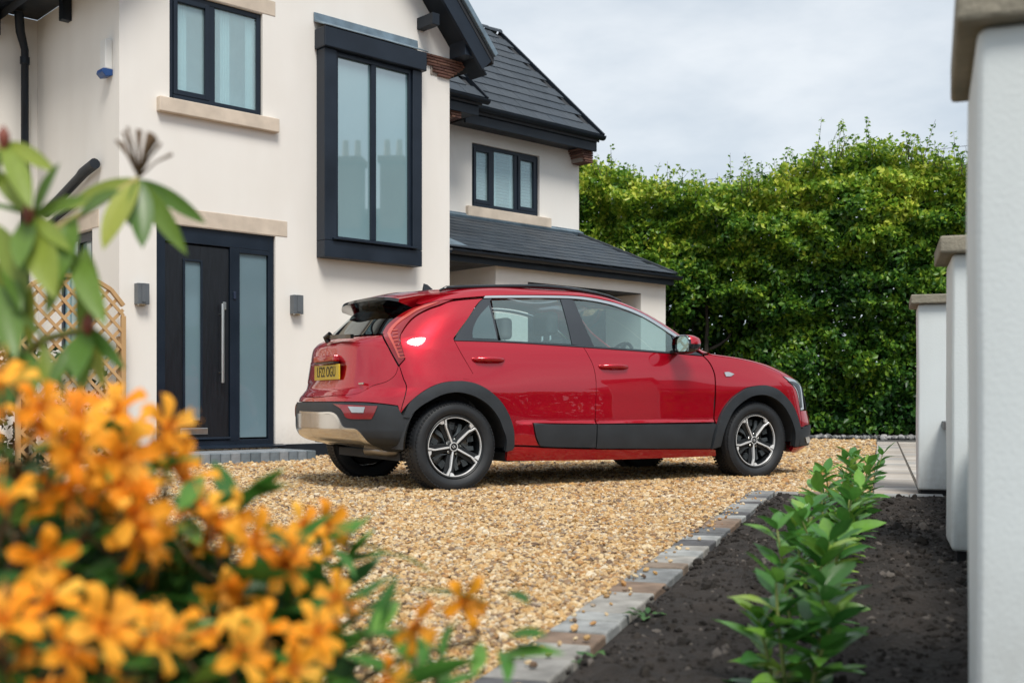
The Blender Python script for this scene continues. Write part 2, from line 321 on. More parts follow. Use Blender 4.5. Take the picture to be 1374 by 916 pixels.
gp = np.concatenate(gp); gs = np.concatenate(gs); n = len(gp)
und = np.array([noise.noise(Vector((x*.9, y*.9, 2)))*.010+noise.noise(Vector((x*3, y*3, 5)))*.006 for x, y, _ in gp]); gp[:, 2] += np.clip(und, -.003, .02)
scl = gs[:, None]*np.column_stack([RNG.uniform(.9, 1.45, n), RNG.uniform(.75, 1.15, n), RNG.uniform(.5, .8, n)])
rot = np.column_stack([RNG.normal(0, .35, n), RNG.normal(0, .35, n), RNG.uniform(0, 6.28, n)])
gp[:, 2] += gs*.25
tag(scatter('gravel_stones', gp, rot, scl, RNG.uniform(0, 1, n), M_peb), 'loose golden pea gravel covering the drive', 'gravel', kind='stuff')

# ------------------------------------------------------------------ planting bed, kerb, block paving
KW = .155
def soil_h(x, y):
    v = Vector((x, y, 0))
    return .035*noise.noise(v*2.2)+.022*noise.noise(v*7+Vector((5, 0, 0)))+.012*noise.noise(v*19)+.007*noise.noise(v*47)
nu, nv = 60, 260; V = []; F = []
base = kN+E*KW
for j in range(nv+1):
    t = -1.6+(5.22+1.6)*j/nv
    for i in range(nu+1):
        a = 1.55*i/nu; p = base+D*t+E*a; edge = min(1, a/.06, (5.22-t)/.06+.01)
        V.append((p.x, p.y, -.012+edge*(.030+soil_h(p.x, p.y)*1.0)))
for j in range(nv):
    for i in range(nu): q = j*(nu+1)+i; F.append((q, q+1, q+nu+2, q+nu+1))
sm_ = fastmesh('soil_bed', np.array(V), np.array(F), smooth=True)
tag(obj('soil_bed', sm_, M_soil), kind='structure')
n = 26000; t = RNG.uniform(-1.4, 5.15, n); a = RNG.uniform(.03, 1.5, n)
P = np.array([[*(base+D*float(tt)+E*float(aa)).to_2d(), 0] for tt, aa in zip(t, a)])
P[:, 2] = [.016+soil_h(x, y) for x, y, _ in P]
r = .0036*RNG.lognormal(0, .6, n)
M_clod = randmat('soil_clod', [(0.0177, 0.0143, 0.0122), (0.0258, 0.0211, 0.0177), (0.015, 0.0122, 0.0102), (0.0326, 0.0265, 0.0224), (0.0204, 0.0163, 0.0136), (0.019, 0.0156, 0.0129), (0.0231, 0.019, 0.0156), (0.0163, 0.0136, 0.0116), (0.0286, 0.0238, 0.0204), (0.102, 0.0884, 0.0782)], .95, src='INSTANCER', bump=0)
tag(scatter('soil_clods', P, RNG.uniform(0, 6.28, (n, 3)), r[:, None]*RNG.uniform(.7, 1.3, (n, 3)), RNG.uniform(0, 1, n), M_clod, sub=2, lump=.5), 'crumbly dark soil clods strewn over the planting bed', 'soil', kind='stuff')

def paver_mesh(name, L, W, T=.06, bev=.006):
    return MB().box(0, L, 0, W, -T, 0).mesh(name, bevel=bev, seg=2)
M_sett = randmat('tumbled_sett', [(0.264, 0.272, 0.268), (0.192, 0.2, 0.2), (0.304, 0.312, 0.304), (0.12, 0.124, 0.128), (0.24, 0.232, 0.216), (0.2, 0.14, 0.1), (0.28, 0.288, 0.284), (0.088, 0.088, 0.092), (0.288, 0.276, 0.252), (0.216, 0.168, 0.128)], .82, bump=.5, bscale=38, noisev=.55, nscale=9)
kerb = tag(empty('kerb', (kN.x, kN.y, 0)), kind='structure')
ang = math.atan2(D.y, D.x)
def put(me, name, parent, p, a, m, z=0, tilt=0):
    M = Matrix.Translation(Vector((p.x, p.y, z))-parent.location) @ Matrix.Rotation(a, 4, 'Z') @ Euler((random.gauss(0, tilt), random.gauss(0, tilt), 0)).to_matrix().to_4x4()
    return obj(name, me, m, parent, M)
sett = {w: paver_mesh('sett', w-.006, KW) for w in (.12, .16, .21)}
t = -1.2
while t < 5.22:
    w = random.choice((.12, .16, .16, .21)); put(sett[w], 'sett', kerb, kN+D*t+E*KW, ang+0*pi, M_sett, .016+random.uniform(-.003, .003), .010); t += w
tend = t; a0 = 0
ke = kN+D*(tend+.002)
while a0 < 1.05:
    w = random.choice((.16, .21)); put(sett[w], 'sett', kerb, ke+E*a0+D*0.0, ang-pi/2, M_sett, .014+random.uniform(-.003, .003), .008); a0 += w
paving = tag(empty('block_paving', (2.6, 8.0, 0)), kind='structure')
pvb = MB(); q = [ke+D*KW+E*.55, ke+D*KW+E*3.2, paveL(11.0)+E*3, paveL(11.0)-E*.02, ke+D*(KW+.02)+E*.55]
pvb.add([(p.x, p.y, -.001) for p in q], [tuple(range(5))]); pvb.build('joint_sand', mat('paving_joint_sand', (.085, .075, .062), .95), paving, Matrix.Translation(-paving.location))
M_pav = randmat('weathered_paver', [(.36, .325, .285), (.42, .38, .335), (.29, .27, .25), (.46, .43, .39), (.35, .305, .26), (.31, .30, .285)], .85, bump=.35, bscale=40, noisev=.22, nscale=5)
pm = {l: paver_mesh('paver', l-.018, .30-.014, .05, .005) for l in (.16, .22, .28)}
org = ke+D*(KW+.01)+E*(.77)
for c in range(3):
    tt = 0.0
    while tt < 10.3:
        l = random.choice((.16, .22, .28))
        if not (c >= 1 and tt < 1.0): put(pm[l], 'paver', paving, org+E*(.305*(c+1))+D*tt, ang, M_pav, .010+random.uniform(-.002, .002), .004)
        tt += l
# grey pebbles under the hedge
n = 1500; P = np.column_stack([RNG.uniform(3.2, 8.6, n), RNG.uniform(0, .5, n), np.zeros(n)]); P[:, 1] += 19.05-(P[:, 0]-6.8)*.33; P[:, 2] = .01
r = .022*RNG.lognormal(0, .35, n)
tag(scatter('grey_pebbles', P, RNG.uniform(0, 6.28, (n, 3)), r[:, None]*RNG.uniform(.7, 1.3, (n, 3)), RNG.uniform(0, 1, n), randmat('grey_pebble', [(.2, .2, .2), (.3, .3, .3), (.13, .13, .135), (.4, .39, .38)], .7, src='INSTANCER', bump=0)), 'strip of grey pebbles along the foot of the hedge', 'pebbles', kind='stuff')
# ------------------------------------------------------------------ the house (local x = along the front, y = into the house)
HA = radians(42.92)
house = tag(empty('house', (-3.902, 11.107, 0), HA), 'cream rendered house with black framed windows and slate grey tiled roof', 'house')
def hw(u, w, z=0): c, s_ = cos(HA), sin(HA); return Vector((-3.902+u*c-w*s_, 11.107+u*s_+w*c, z))
def wall_panel(mb, u0, u1, z0, z1, holes, w=0.0, rev=.10, axis='u', sgn=1):
    """sheet of wall with rectangular openings and their reveals; axis 'u': faces -w ; axis 'w': faces -u"""
    us = sorted({u0, u1, *[h[0] for h in holes], *[h[1] for h in holes]}); zs = sorted({z0, z1, *[h[2] for h in holes], *[h[3] for h in holes]})
    P = (lambda a, d, z: (a, w+d, z)) if axis == 'u' else (lambda a, d, z: (w+d, a, z))
    for i in range(len(us)-1):
        for j in range(len(zs)-1):
            uc, zc = (us[i]+us[i+1])/2, (zs[j]+zs[j+1])/2
            if any(h[0] < uc < h[1] and h[2] < zc < h[3] for h in holes): continue
            mb.add([P(us[i], 0, zs[j]), P(us[i+1], 0, zs[j]), P(us[i+1], 0, zs[j+1]), P(us[i], 0, zs[j+1])], [(0, 1, 2, 3)])
    for (a, b, c, d) in holes:
        mb.add([P(a, 0, c), P(b, 0, c), P(b, 0, d), P(a, 0, d), P(a, rev, c), P(b, rev, c), P(b, rev, d), P(a, rev, d)], [(0, 1, 5, 4), (1, 2, 6, 5), (2, 3, 7, 6), (3, 0, 4, 7)])
DOOR = (.39, 1.77, .0, 2.44); UW = (.53, 1.61, 3.72, 4.85)
mb = MB(); wall_panel(mb, 0, 4.26, 0, 5.05, [DOOR, UW, (2.40, 3.55, 2.40, 4.80)], 0, .12)
mb.add([(0, 0, 5.05), (4.26, 0, 5.05), (2.13, 0, 7.45)], [(0, 1, 2)])
mb.build('wall', M_render, house)['label'] = 'cream gable wall with door and tall bay window'
RW = (.66, 1.62, .95, 2.41)
mb = MB(); wall_panel(mb, 0, 2.20, 0, 4.95, [RW], 0, .10, axis='w'); mb.build('wall', M_render, house)
mb = MB(); wall_panel(mb, -6, 0, 0, 4.95, [], 2.20); mb.build('wall', M_render, house)
mb = MB(); mb.add([(4.26, 0, 0), (4.26, 1.2, 0), (4.26, 1.2, 4.86), (4.26, 0, 4.86)], [(0, 1, 2, 3)]); mb.build('wall', M_render, house)
# recessed wall A, wing wall B, garage front with its recessed door
mb = MB(); wall_panel(mb, 4.26, 5.20, 0, 4.72, [], 1.20); mb.add([(5.20, 1.2, 2.3), (5.20, 1.56, 2.3), (5.20, 1.56, 4.7), (5.20, 1.2, 4.7)], [(0, 1, 2, 3)]); mb.build('wall', M_render, house)
BW = (5.98, 7.36, 3.47, 4.41)
mb = MB(); wall_panel(mb, 5.20, 8.24, 2.9, 4.80, [BW], 1.56, .09); mb.add([(8.24, 1.56, 0), (8.24, 6, 0), (8.24, 6, 4.8), (8.24, 3.51, 6.85), (8.24, 1.56, 4.8)], [(0, 1, 2, 3, 4)]); mb.build('wall', M_render, house)
GD = (5.80, 8.15, 0, 2.25)
mb = MB(); wall_panel(mb, 5.21, 8.73, 0, 2.42, [GD], .19, .75); mb.add([(5.21, .19, 0), (5.21, 1.3, 0), (5.21, 1.3, 2.42), (5.21, .19, 2.42)], [(0, 1, 2, 3)])
mb.add([(8.73, .19, 0), (8.73, 6, 0), (8.73, 6, 2.42), (8.73, .19, 2.42)], [(0, 1, 2, 3)]); mb.build('wall', M_render, house)
MB().box(5.802, 8.148, .195, .90, 2.236, 2.247).build('garage_ceiling', M_black, house)
gdoor = MB().box(5.80, 8.15, .90, .94, 0, 2.25).build('garage_door', M_anth, house)
for k in range(7): MB().box(5.84, 8.11, .885, .8995, .03+k*.315, .03+k*.315+.30).build('door_panel', M_anth2, gdoor)
# plinth
MB().box(1.80, 4.28, -.022, .02, -.02, .15).build('plinth', M_black, house); MB().box(-.02, .37, -.022, .02, -.02, .15).build('plinth', M_black, house)
# stonework
def slab(name, u0, u1, z0, z1, w0, w1, m=M_stone, bev=.008): return MB().box(u0, u1, w0, w1, z0, z1).build(name, m, house, bevel=bev)
slab('window_sill', .39, 1.78, 3.57, 3.72, -.075, .10); slab('lintel', .36, 1.77, 4.853, 5.02, -.006, .09); slab('lintel', .20, 1.92, 2.443, 2.62, -.006, .09)
slab('window_sill', 5.86, 7.56, 3.32, 3.468, 1.495, 1.64)
MB().box(-.006, .06, .49, 1.74, 2.413, 2.60).build('lintel', M_stone, house, bevel=.006); MB().box(-.06, .08, .56, 1.74, .83, .948).build('window_sill', M_stone, house, bevel=.006)

def window(u0, u1, z0, z1, w, lights, fr=.055, T=.06, axis='u', pane_m=M_fg, sash=.045, mat_f=M_anth, back=None):
    """frame > sash, pane; lights = list of (a, b, opening)"""
    S = (lambda m, a, b, c, d, e, f_: m.box(a, b, c, d, e, f_)) if axis == 'u' else (lambda m, a, b, c, d, e, f_: m.box(c, d, a, b, e, f_))
    m = MB(); S(m, u0, u0+fr, w, w+T, z0, z1); S(m, u1-fr, u1, w, w+T, z0, z1); S(m, u0+fr, u1-fr, w, w+T, z1-fr, z1); S(m, u0+fr, u1-fr, w-.012, w+T, z0, z0+fr*1.25)
    for i in range(len(lights)-1):
        a, b = lights[i][1], lights[i+1][0]; S(m, a, b, w, w+T, z0+fr*1.25, z1-fr)
    wo = m.build('window', mat_f, house, bevel=.004)
    for (a, b, op) in lights:
        c, d = z0+fr*1.25, z1-fr
        if op:
            s_ = MB(); S(s_, a, a+sash, w-.018, w+.03, c, d); S(s_, b-sash, b, w-.018, w+.03, c, d); S(s_, a+sash, b-sash, w-.018, w+.03, d-sash, d); S(s_, a+sash, b-sash, w-.018, w+.03, c, c+sash*1.15)
            s_.build('sash', mat_f, wo, bevel=.004); a, b, c, d = a+sash, b-sash, c+sash*1.15, d-sash
        p_ = MB(); S(p_, a, b, w+.022, w+.026, c, d); p_.build('pane', pane_m, wo)
    return wo
# first floor casement above the door, with curtains behind
w1 = window(.53, 1.61, 3.722, 4.85, .035, [(.585, .985, True), (1.06, 1.555, False)], fr=.055)
for a, b in ((.66, .78), (1.16, 1.28), (1.46, 1.56)):
    m = MB(); n = 14; pts_ = [(a+(b-a)*i/n, .115+.012*sin(i*1.9)) for i in range(n+1)]
    m.add([(x, y, 3.74) for x, y in pts_]+[(x, y, 4.83) for x, y in pts_], [(i, i+1, n+2+i, n+1+i) for i in range(n)]); m.build('curtain', M_curtain, w1, smooth=True)
def room(u0, u1, z0, z1, w0, w1_, col, axis='u'):
    m = MB()
    if axis == 'u': m.box(u0, u1, w0, w1_, z0, z1); fs = [f for k, f in enumerate(m.f) if k != 2]
    else: m.box(w0, w1_, u0, u1, z0, z1); fs = [f for k, f in enumerate(m.f) if k != 5]
    m.f = fs; m.m = [0]*5; return m.build('room_lining', col, house)
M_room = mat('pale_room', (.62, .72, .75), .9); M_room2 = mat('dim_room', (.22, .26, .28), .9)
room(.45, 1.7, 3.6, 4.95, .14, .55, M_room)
# wing window with plantation shutters
w2 = window(BW[0], BW[1], BW[2], BW[3], 1.60, [(6.035, 6.38, True), (6.45, 6.86, False), (6.93, 7.305, True)], fr=.055, sash=.05)
M_shut = mat('white_shutter', (.78, .80, .80), .5, var=.03)
for a, b in ((6.06, 6.38), (6.46, 6.86), (6.95, 7.30)):
    m = MB(); m.box(a, a+.07, 1.655, 1.675, 3.53, 4.36); m.box(b-.05, b, 1.655, 1.675, 3.53, 4.36); m.build('shutter_stile', M_shut, w2)
    k = 3.56
    while k < 4.34: MB().bar((a+.07, 1.668, k), (b-.05, 1.668, k), .045, .008, (0, .6, .8)).build('shutter_slat', M_shut, w2); k += .048
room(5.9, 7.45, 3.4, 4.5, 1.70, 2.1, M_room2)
# ground floor window on the return wall
window(RW[0], RW[1], RW[2], RW[3], .05, [(.72, 1.12, True), (1.17, 1.56, False)], fr=.06, axis='w', pane_m=M_frost)

# tall bay window box
bay = MB(); bay.box(2.30, 2.46, -.17, .0, 2.44, 4.60); bay.box(3.55, 3.69, -.17, .0, 2.44, 4.60); o = bay.build('bay_window', M_anth2, house, bevel=.006); o['label'] = 'tall anthracite box bay window with frosted panes'
MB().box(2.27, 3.73, -.215, -.001, 4.602, 4.83).build('bay_hood', M_anth2, o, bevel=.012)
MB().box(2.30, 3.69, -.17, -.001, 2.25, 2.437).build('bay_apron', M_anth2, o, bevel=.006)
m = MB(); m.prism([(2.26, -.22, 4.833), (2.26, -.001, 4.92), (2.26, -.001, 5.02), (2.26, -.02, 5.02), (2.26, -.03, 4.935), (2.26, -.225, 4.842)], (1.48, 0, 0)); m.build('lead_flashing', M_lead, o, bevel=.002)
m = MB(); m.box(2.462, 2.50, -.14, -.06, 2.50, 4.60); m.box(3.51, 3.548, -.14, -.06, 2.50, 4.60); m.box(2.50, 3.51, -.14, -.06, 4.545, 4.60); m.box(2.96, 3.03, -.142, -.06, 2.50, 4.545); m.box(2.462, 3.548, -.14, -.06, 2.44, 2.50); m.build('frame', M_anth, o, bevel=.004)
MB().box(2.40, 3.60, -.205, -.10, 2.452, 2.475).build('bay_sill', M_anth, o, bevel=.004)
for a, b in ((2.50, 2.96), (3.03, 3.51)): MB().box(a, b, -.105, -.10, 2.50, 4.545).build('pane', M_frost, o)

# front door with side light
fr = MB(); fr.box(.39, .50, .03, .11, .14, 2.44); fr.box(1.70, 1.77, .03, .11, .14, 2.44); fr.box(.50, 1.70, .03, .11, 2.27, 2.44); fr.box(1.235, 1.35, .028, .11, .20, 2.27); fr.box(.50, 1.70, .03, .11, .14, .215); fr.box(1.35, 1.70, .03, .11, 2.22, 2.27)
door = fr.build('front_door', M_anth, house, bevel=.005); door['label'] = 'black woodgrain front door with long steel handle and frosted side light'
MB().box(1.36, 1.69, .058, .064, .235, 2.225).build('side_light', M_frost2, door); MB().box(.40, 1.76, .112, .118, .14, 2.43).build('backing_board', M_dark, door)  # dark board added behind the door to stop light showing through its gaps
lf = MB(); lf.box(.505, .715, .05, .09, .235, 2.255); lf.box(.905, 1.23, .05, .09, .235, 2.255); lf.box(.715, .905, .05, .09, .235, .42); lf.box(.715, .905, .05, .09, 2.09, 2.255); lf.build('door_leaf', M_door, door, bevel=.003)
m = MB(); m.box(.700, .722, .036, .052, .405, 2.105); m.box(.898, .92, .036, .052, .405, 2.105); m.box(.722, .898, .036, .052, .405, .427); m.box(.722, .898, .036, .052, 2.083, 2.105); m.build('glass_bead', M_anth, door, bevel=.003)
MB().box(.715, .905, .062, .066, .42, 2.09).build('glazed_slot', M_frost2, door)
MB().tube([(1.125, -.01, .82), (1.125, -.01, 1.66)], .019, 12).tube([(1.125, -.01, .93), (1.125, .05, .93)], .009, 8).tube([(1.125, -.01, 1.55), (1.125, .05, 1.55)], .009, 8).build('handle', M_steel, door, smooth=True, angle=40)
MB().box(1.15, 1.185, .02, .051, 1.60, 1.68).build('lock_plate', M_steel, door, bevel=.004)
MB().box(.67, .98, .036, .052, .275, .345).build('letter_plate', M_steel, door, bevel=.006)
MB().box(1.27, 1.30, .012, .03, 1.72, 1.80).build('doorbell', mat('doorbell_plastic', (.02, .03, .06), .3), door, bevel=.005)
MB().box(.50, 1.235, .012, .05, .222, .245).build('rain_bar', M_anth2, door, bevel=.003)
MB().prism([(.36, .05, .125), (.36, -.09, .125), (.36, -.09, .145), (.36, .05, .165)], (1.50, 0, 0)).build('threshold', M_anth, door, bevel=.004)

# stepped brick corbels at the gable foot and the eaves ends
def bricks(u0s, z0, w0, course=.062, wd=.21, depth=.05, right=4.27, slope=.001):
    for k, a in enumerate(u0s):
        z = z0-k*course; u = right-slope*k; first = True
        while u > a+.02:
            b = max(a, u-(wd if not (first and k % 2) else wd/2)); first = False
            me = brick_mesh(round(u-b, 3), depth, course); obj('brick', me, M_brick, corb, Matrix.Translation((b, w0, z-course))); u = b
BM = {}
def brick_mesh(L, d, h_):
    k = (L, d, h_)
    if k not in BM: BM[k] = MB().box(.004, L-.004, 0, d, .004, h_-.004).mesh('brick', bevel=.004, seg=1)
    return BM[k]
corb = MB().box(3.95, 4.255, -.012, -.001, 4.66, 4.90).build('brick_corbel', M_mortar, house)
bricks([3.80, 3.80, 3.88, 3.88, 3.97, 3.97, 4.05], 4.905, -.035, course=.036, right=4.56, slope=.05)
corb = MB().box(5.0, 5.19, .94, 1.19, 4.50, 4.70).build('brick_corbel', M_mortar, house); bricks([4.95, 4.97, 4.99, 5.01, 5.03, 5.05], 4.71, .90, course=.036, depth=.30, right=5.23)
corb = MB().box(8.06, 8.235, 1.32, 1.55, 4.40, 4.595).build('brick_corbel', M_mortar, house); bricks([7.98, 8.0, 8.02, 8.04, 8.06, 8.08], 4.60, 1.27, course=.036, depth=.29, right=8.27)

# ---- roofs
TM = {}
def tile_mesh(w, g_, t=.016):
    k = (w, g_)
    if k not in TM: TM[k] = MB().box(.003, w-.003, 0, g_*1.12, 0, t).mesh('roof_tile', bevel=.004, seg=1)
    return TM[k]
def tiles(parent, o, du, ds, nU, nS, w, g_, keep=None, lift=.010):
    du, ds = Vector(du).normalized(), Vector(ds).normalized(); nn = du.cross(ds).normalized()
    lo = (ds - nn*.05).normalized(); nl = du.cross(lo).normalized()
    for j in range(nS):
        for i in range(-1, nU+1):
            a = i*w+(w/2 if j % 2 else 0); s_ = j*g_
            if keep and not keep(a+w/2, s_+g_/2): continue
            p = Vector(o)+du*a+ds*s_+nn*(lift+.020+random.uniform(-.0012, .0012))
            M = Matrix.Identity(4); M.col[0].xyz = du; M.col[1].xyz = lo; M.col[2].xyz = nl; M.col[3].xyz = p
            obj('roof_tile', tile_mesh(w, g_), M_tile, parent, M)
# wing roof B
e0, r0 = Vector((5.0, 1.14, 4.80)), Vector((5.0, 3.51, 6.96))
rb = MB(); rb.prism([(4.3, 1.14, 4.80), (8.29, 1.14, 4.80), (8.29, 3.51, 6.96), (4.3, 3.51, 6.96)], (0, .03, -.10)); rb.prism([(4.3, 3.55, 6.95), (8.29, 3.55, 6.95), (8.29, 6.2, 4.8), (4.3, 6.2, 4.8)], (0, 0, -.1))
roofB = rb.build('roof', M_roofbase, house); SL = (r0-e0).length
tiles(roofB, (4.6, 1.12, 4.785), (1, 0, 0), r0-e0, 12, 12, .33, SL/12, keep=lambda a, s_: a < 3.62)
m = MB()
for k in range(12): m.lathe([(4.66+k*.305, .075), (4.96+k*.305, .085)], 8, 'x', (0, 3.53, 6.98), 0, pi)
m.build('ridge_tiles', M_tile, roofB)
MB().bar((8.305, 1.10, 4.79), (8.305, 3.53, 7.0), .035, .09, (0, -.64, .76)).build('verge_strip', M_black, roofB)
MB().box(5.55, 8.27, 1.20, 1.24, 4.56, 4.80).build('fascia', M_black, house, bevel=.004); MB().box(5.55, 8.27, 1.24, 1.56, 4.60, 4.62).build('soffit', M_black, house)
MB().lathe([(5.62, .065), (8.36, .065)], 12, 'x', (0, 1.14, 4.80), pi, 2*pi).lathe([(5.62, .058), (8.36, .058)], 12, 'x', (0, 1.14, 4.80), pi, 2*pi).lathe([(8.358, .001), (8.36, .065)], 12, 'x', (0, 1.14, 4.80), pi, 2*pi).build('gutter', M_black, house, smooth=True)
# small roof A stepping forward
sl = (r0-e0).normalized()
ra = MB(); p0 = Vector((4.2, .80, 4.80)); ra.prism([p0, p0+Vector((1.33, 0, 0)), p0+Vector((1.33, 0, 0))+sl*1.3, p0+sl*1.3], (0, .03, -.09)); roofA = ra.build('roof', M_roofbase, house)
tiles(roofA, (4.2, .78, 4.785), (1, 0, 0), sl, 4, 4, .33, SL/12, keep=lambda a, s_: a < 1.2)
MB().bar(Vector((5.56, .76, 4.79)), Vector((5.56, .76, 4.79))+sl*1.3, .03, .09, (0, -.64, .76)).build('verge_strip', M_black, roofA)
MB().box(4.26, 5.50, .86, .90, 4.58, 4.80).build('fascia', M_black, house, bevel=.004); MB().lathe([(4.26, .062), (5.62, .062)], 12, 'x', (0, .80, 4.80), pi, 2*pi).lathe([(5.618, .001), (5.62, .062)], 12, 'x', (0, .80, 4.80), pi, 2*pi).build('gutter', M_black, house, smooth=True)
MB().box(4.27, 5.5, .90, 1.2, 4.60, 4.62).build('soffit', M_black, house)
# lean-to roof over porch and garage, hipped at its right end
a_, b_, c_, d_ = Vector((4.262, .02, 2.55)), Vector((8.79, .02, 2.55)), Vector((8.20, 1.555, 3.27)), Vector((4.262, 1.555, 3.27))
m = MB(); m.add([a_, b_, c_, d_, Vector((8.79, 6, 2.55)), Vector((8.25, 6, 3.27))], [(0, 1, 2, 3), (1, 4, 5, 2)]); m.add([(4.262, .02, 2.50), (8.79, .02, 2.50), (8.79, 6, 2.50), (4.262, 1.5, 2.50)], [(0, 1, 2, 3)])
roofG = m.build('roof', M_roofbase, house); s2 = Vector((0, 1.535, .72)); SG = s2.length
tiles(roofG, a_, (1, 0, 0), s2, 17, 10, .28, SG/10, keep=lambda a, s_: .05 < a < 4.50-.64*(s_/SG), lift=.002)
m = MB(); m.bar(b_+Vector((0, 0, .03)), c_+Vector((0, 0, .035)), .10, .05); m.build('hip_strip', M_tile, roofG, bevel=.01)
MB().bar((4.27, 1.53, 3.305), (8.28, 1.53, 3.305), .07, .05, (0, -.4, .9)).box(4.27, 8.26, 1.545, 1.558, 3.28, 3.36).build('lead_flashing', M_lead, house, bevel=.004)
MB().box(4.262, 8.77, .055, .085, 2.40, 2.535).build('fascia', M_black, house, bevel=.004); MB().box(4.262, 8.77, .085, 1.19, 2.425, 2.44).build('soffit', M_black, house)
MB().lathe([(4.262, .058), (8.85, .058)], 12, 'x', (0, -.005, 2.535), pi, 2*pi).lathe([(4.262, .052), (8.85, .052)], 12, 'x', (0, -.005, 2.535), pi, 2*pi).lathe([(8.848, .001), (8.85, .058)], 12, 'x', (0, -.005, 2.535), pi, 2*pi).build('gutter', M_black, house, smooth=True)
MB().add([(4.27, .05, 2.605), (4.62, .07, 2.615), (4.42, .65, 2.89), (4.27, .7, 2.92)], [(0, 1, 2, 3)]).build('flashing_sheet', M_lead, roofG)
# gable roof with deep bargeboards
pk = 7.25+.25; tanp = (7.25-4.86)/2.13
def gz(u): return 4.86+.56+(u if u < 2.13 else 4.26-u)*tanp
m = MB(); m.prism([(2.13, -.36, gz(2.13)), (-.42, -.36, gz(-.42)), (-.42, 5, gz(-.42)), (2.13, 5, gz(2.13))], (0, 0, -.10)); m.prism([(2.13, -.36, gz(2.13)), (4.68, -.36, gz(4.68)), (4.68, 5, gz(4.68)), (2.13, 5, gz(2.13))], (0, 0, -.10)); rg = m.build('roof', M_roofbase, house)
dR = Vector((-1, 0, tanp)).normalized()
for sg in (1, -1):
    e_ = 4.60 if sg > 0 else -.34; e2 = Vector((e_, -.33, gz(e_)-.20)); ap = Vector((2.13, -.33, gz(2.13)-.20)); up = Vector((tanp*sg, 0, 1)).normalized()
    MB().bar(e2, ap, .045, .26, up).build('bargeboard', M_anth2, rg, bevel=.004)
    MB().bar(Vector((e_+.10*sg, -.37, gz(e_+.10*sg)+.03)), Vector((2.13, -.37, gz(2.13)+.03)), .07, .07, up).build('verge_strip', M_lead, rg, bevel=.01)
    m = MB(); m.prism([e2+Vector((0, .02, -.13)), ap+Vector((0, .02, -.13)), ap+Vector((0, .33, -.13)), e2+Vector((0, .33, -.13))], up*.02); m.build('soffit', M_black, rg)
MB().prism([(4.262, -.30, 4.90), (4.60, -.30, 4.90), (4.60, -.30, 5.0), (4.262, -.30, 5.30)], (0, .30, 0)).build('box_end', M_anth2, rg, bevel=.004)
MB().box(3.74, 3.85, -.305, -.001, 5.16, 5.30).build('purlin_end', M_black, rg, bevel=.004)
# eaves on the left: over the return wall and the main wall
MB().box(-.45, -.001, .0, 2.19, 4.952, 4.975).build('soffit', M_black, house); MB().box(-6, -.455, 1.70, 2.19, 4.952, 4.975).build('soffit', M_black, house)
MB().box(-.47, -.44, -.3, 1.70, 4.93, 5.16).build('fascia', M_black, house); MB().box(-6, -.47, 1.66, 1.70, 4.93, 5.16).build('fascia', M_black, house)
m = MB(); m.prism([(-6.5, 1.55, 5.10), (-.3, 1.55, 5.10), (-.3, 5, 7.6), (-6.5, 5, 7.6)], (0, .03, -.10)); m.build('roof', M_roofbase, house)
for u_, w_ in ((-.10, 1.20), (-.10, .10)): MB().box(u_, -.001, w_, w_+.10, 4.70, 4.95).build('eaves_bracket', M_black, house)
MB().box(-.62, -.44, 2.08, 2.199, 4.66, 4.95).build('eaves_bracket', M_black, house)
# rainwater pipes
MB().tube([(-.28, 1.98, 4.93), (-.25, 2.02, 4.72), (-.17, 2.11, 4.56), (-.17, 2.11, .05)], [.05, .05, .042, .042], 12).tube([(-.17, 2.11, 4.48), (-.17, 2.11, 4.40)], .052, 12).tube([(-.17, 2.11, 2.5), (-.17, 2.11, 2.42)], .052, 12).build('downpipe', M_black, house, smooth=True, angle=40)
MB().tube([(-.07, .42, 3.04), (-.07, .72, 2.99), (-.07, .80, 2.96), (-.07, 1.75, 2.70)], [.055, .055, .05, .05], 12).build('waste_pipe', M_black, house, smooth=True, angle=40)
MB().tube([(-.06, 1.0, 2.70), (-.06, 1.75, 2.56), (-.06, 1.75, 2.3)], .03, 10).build('waste_pipe', M_black, house, smooth=True, angle=40)

# doorstep of small blocks
step = tag(empty('doorstep', hw(.9, -.4), HA), 'low blue grey block doorstep below the front door', 'doorstep')
bl = MB().box(.003, .107, 0, .10, 0, .11).mesh('block', bevel=.006, seg=1); M_stepb = randmat('blue_grey_block', [(.15, .18, .205), (.19, .22, .245), (.12, .15, .17), (.22, .24, .26), (.17, .20, .22)], .85, noisev=.3)
k = 0; T0 = Vector((-.9, .4, 0))
for i in range(16): obj('block', bl, M_stepb, step, Matrix.Translation(T0+Vector((.02+i*.11, -.80, 0))))
for i in range(6): obj('block', bl, M_stepb, step, Matrix.Translation(T0+Vector((1.78, -.695+i*.11, 0))) @ Matrix.Rotation(pi/2, 4, 'Z'))
MB().box(.02, 1.675, -.697, -.03, 0, .106).build('slab', M_stepb, step, Matrix.Translation(T0), bevel=.004)
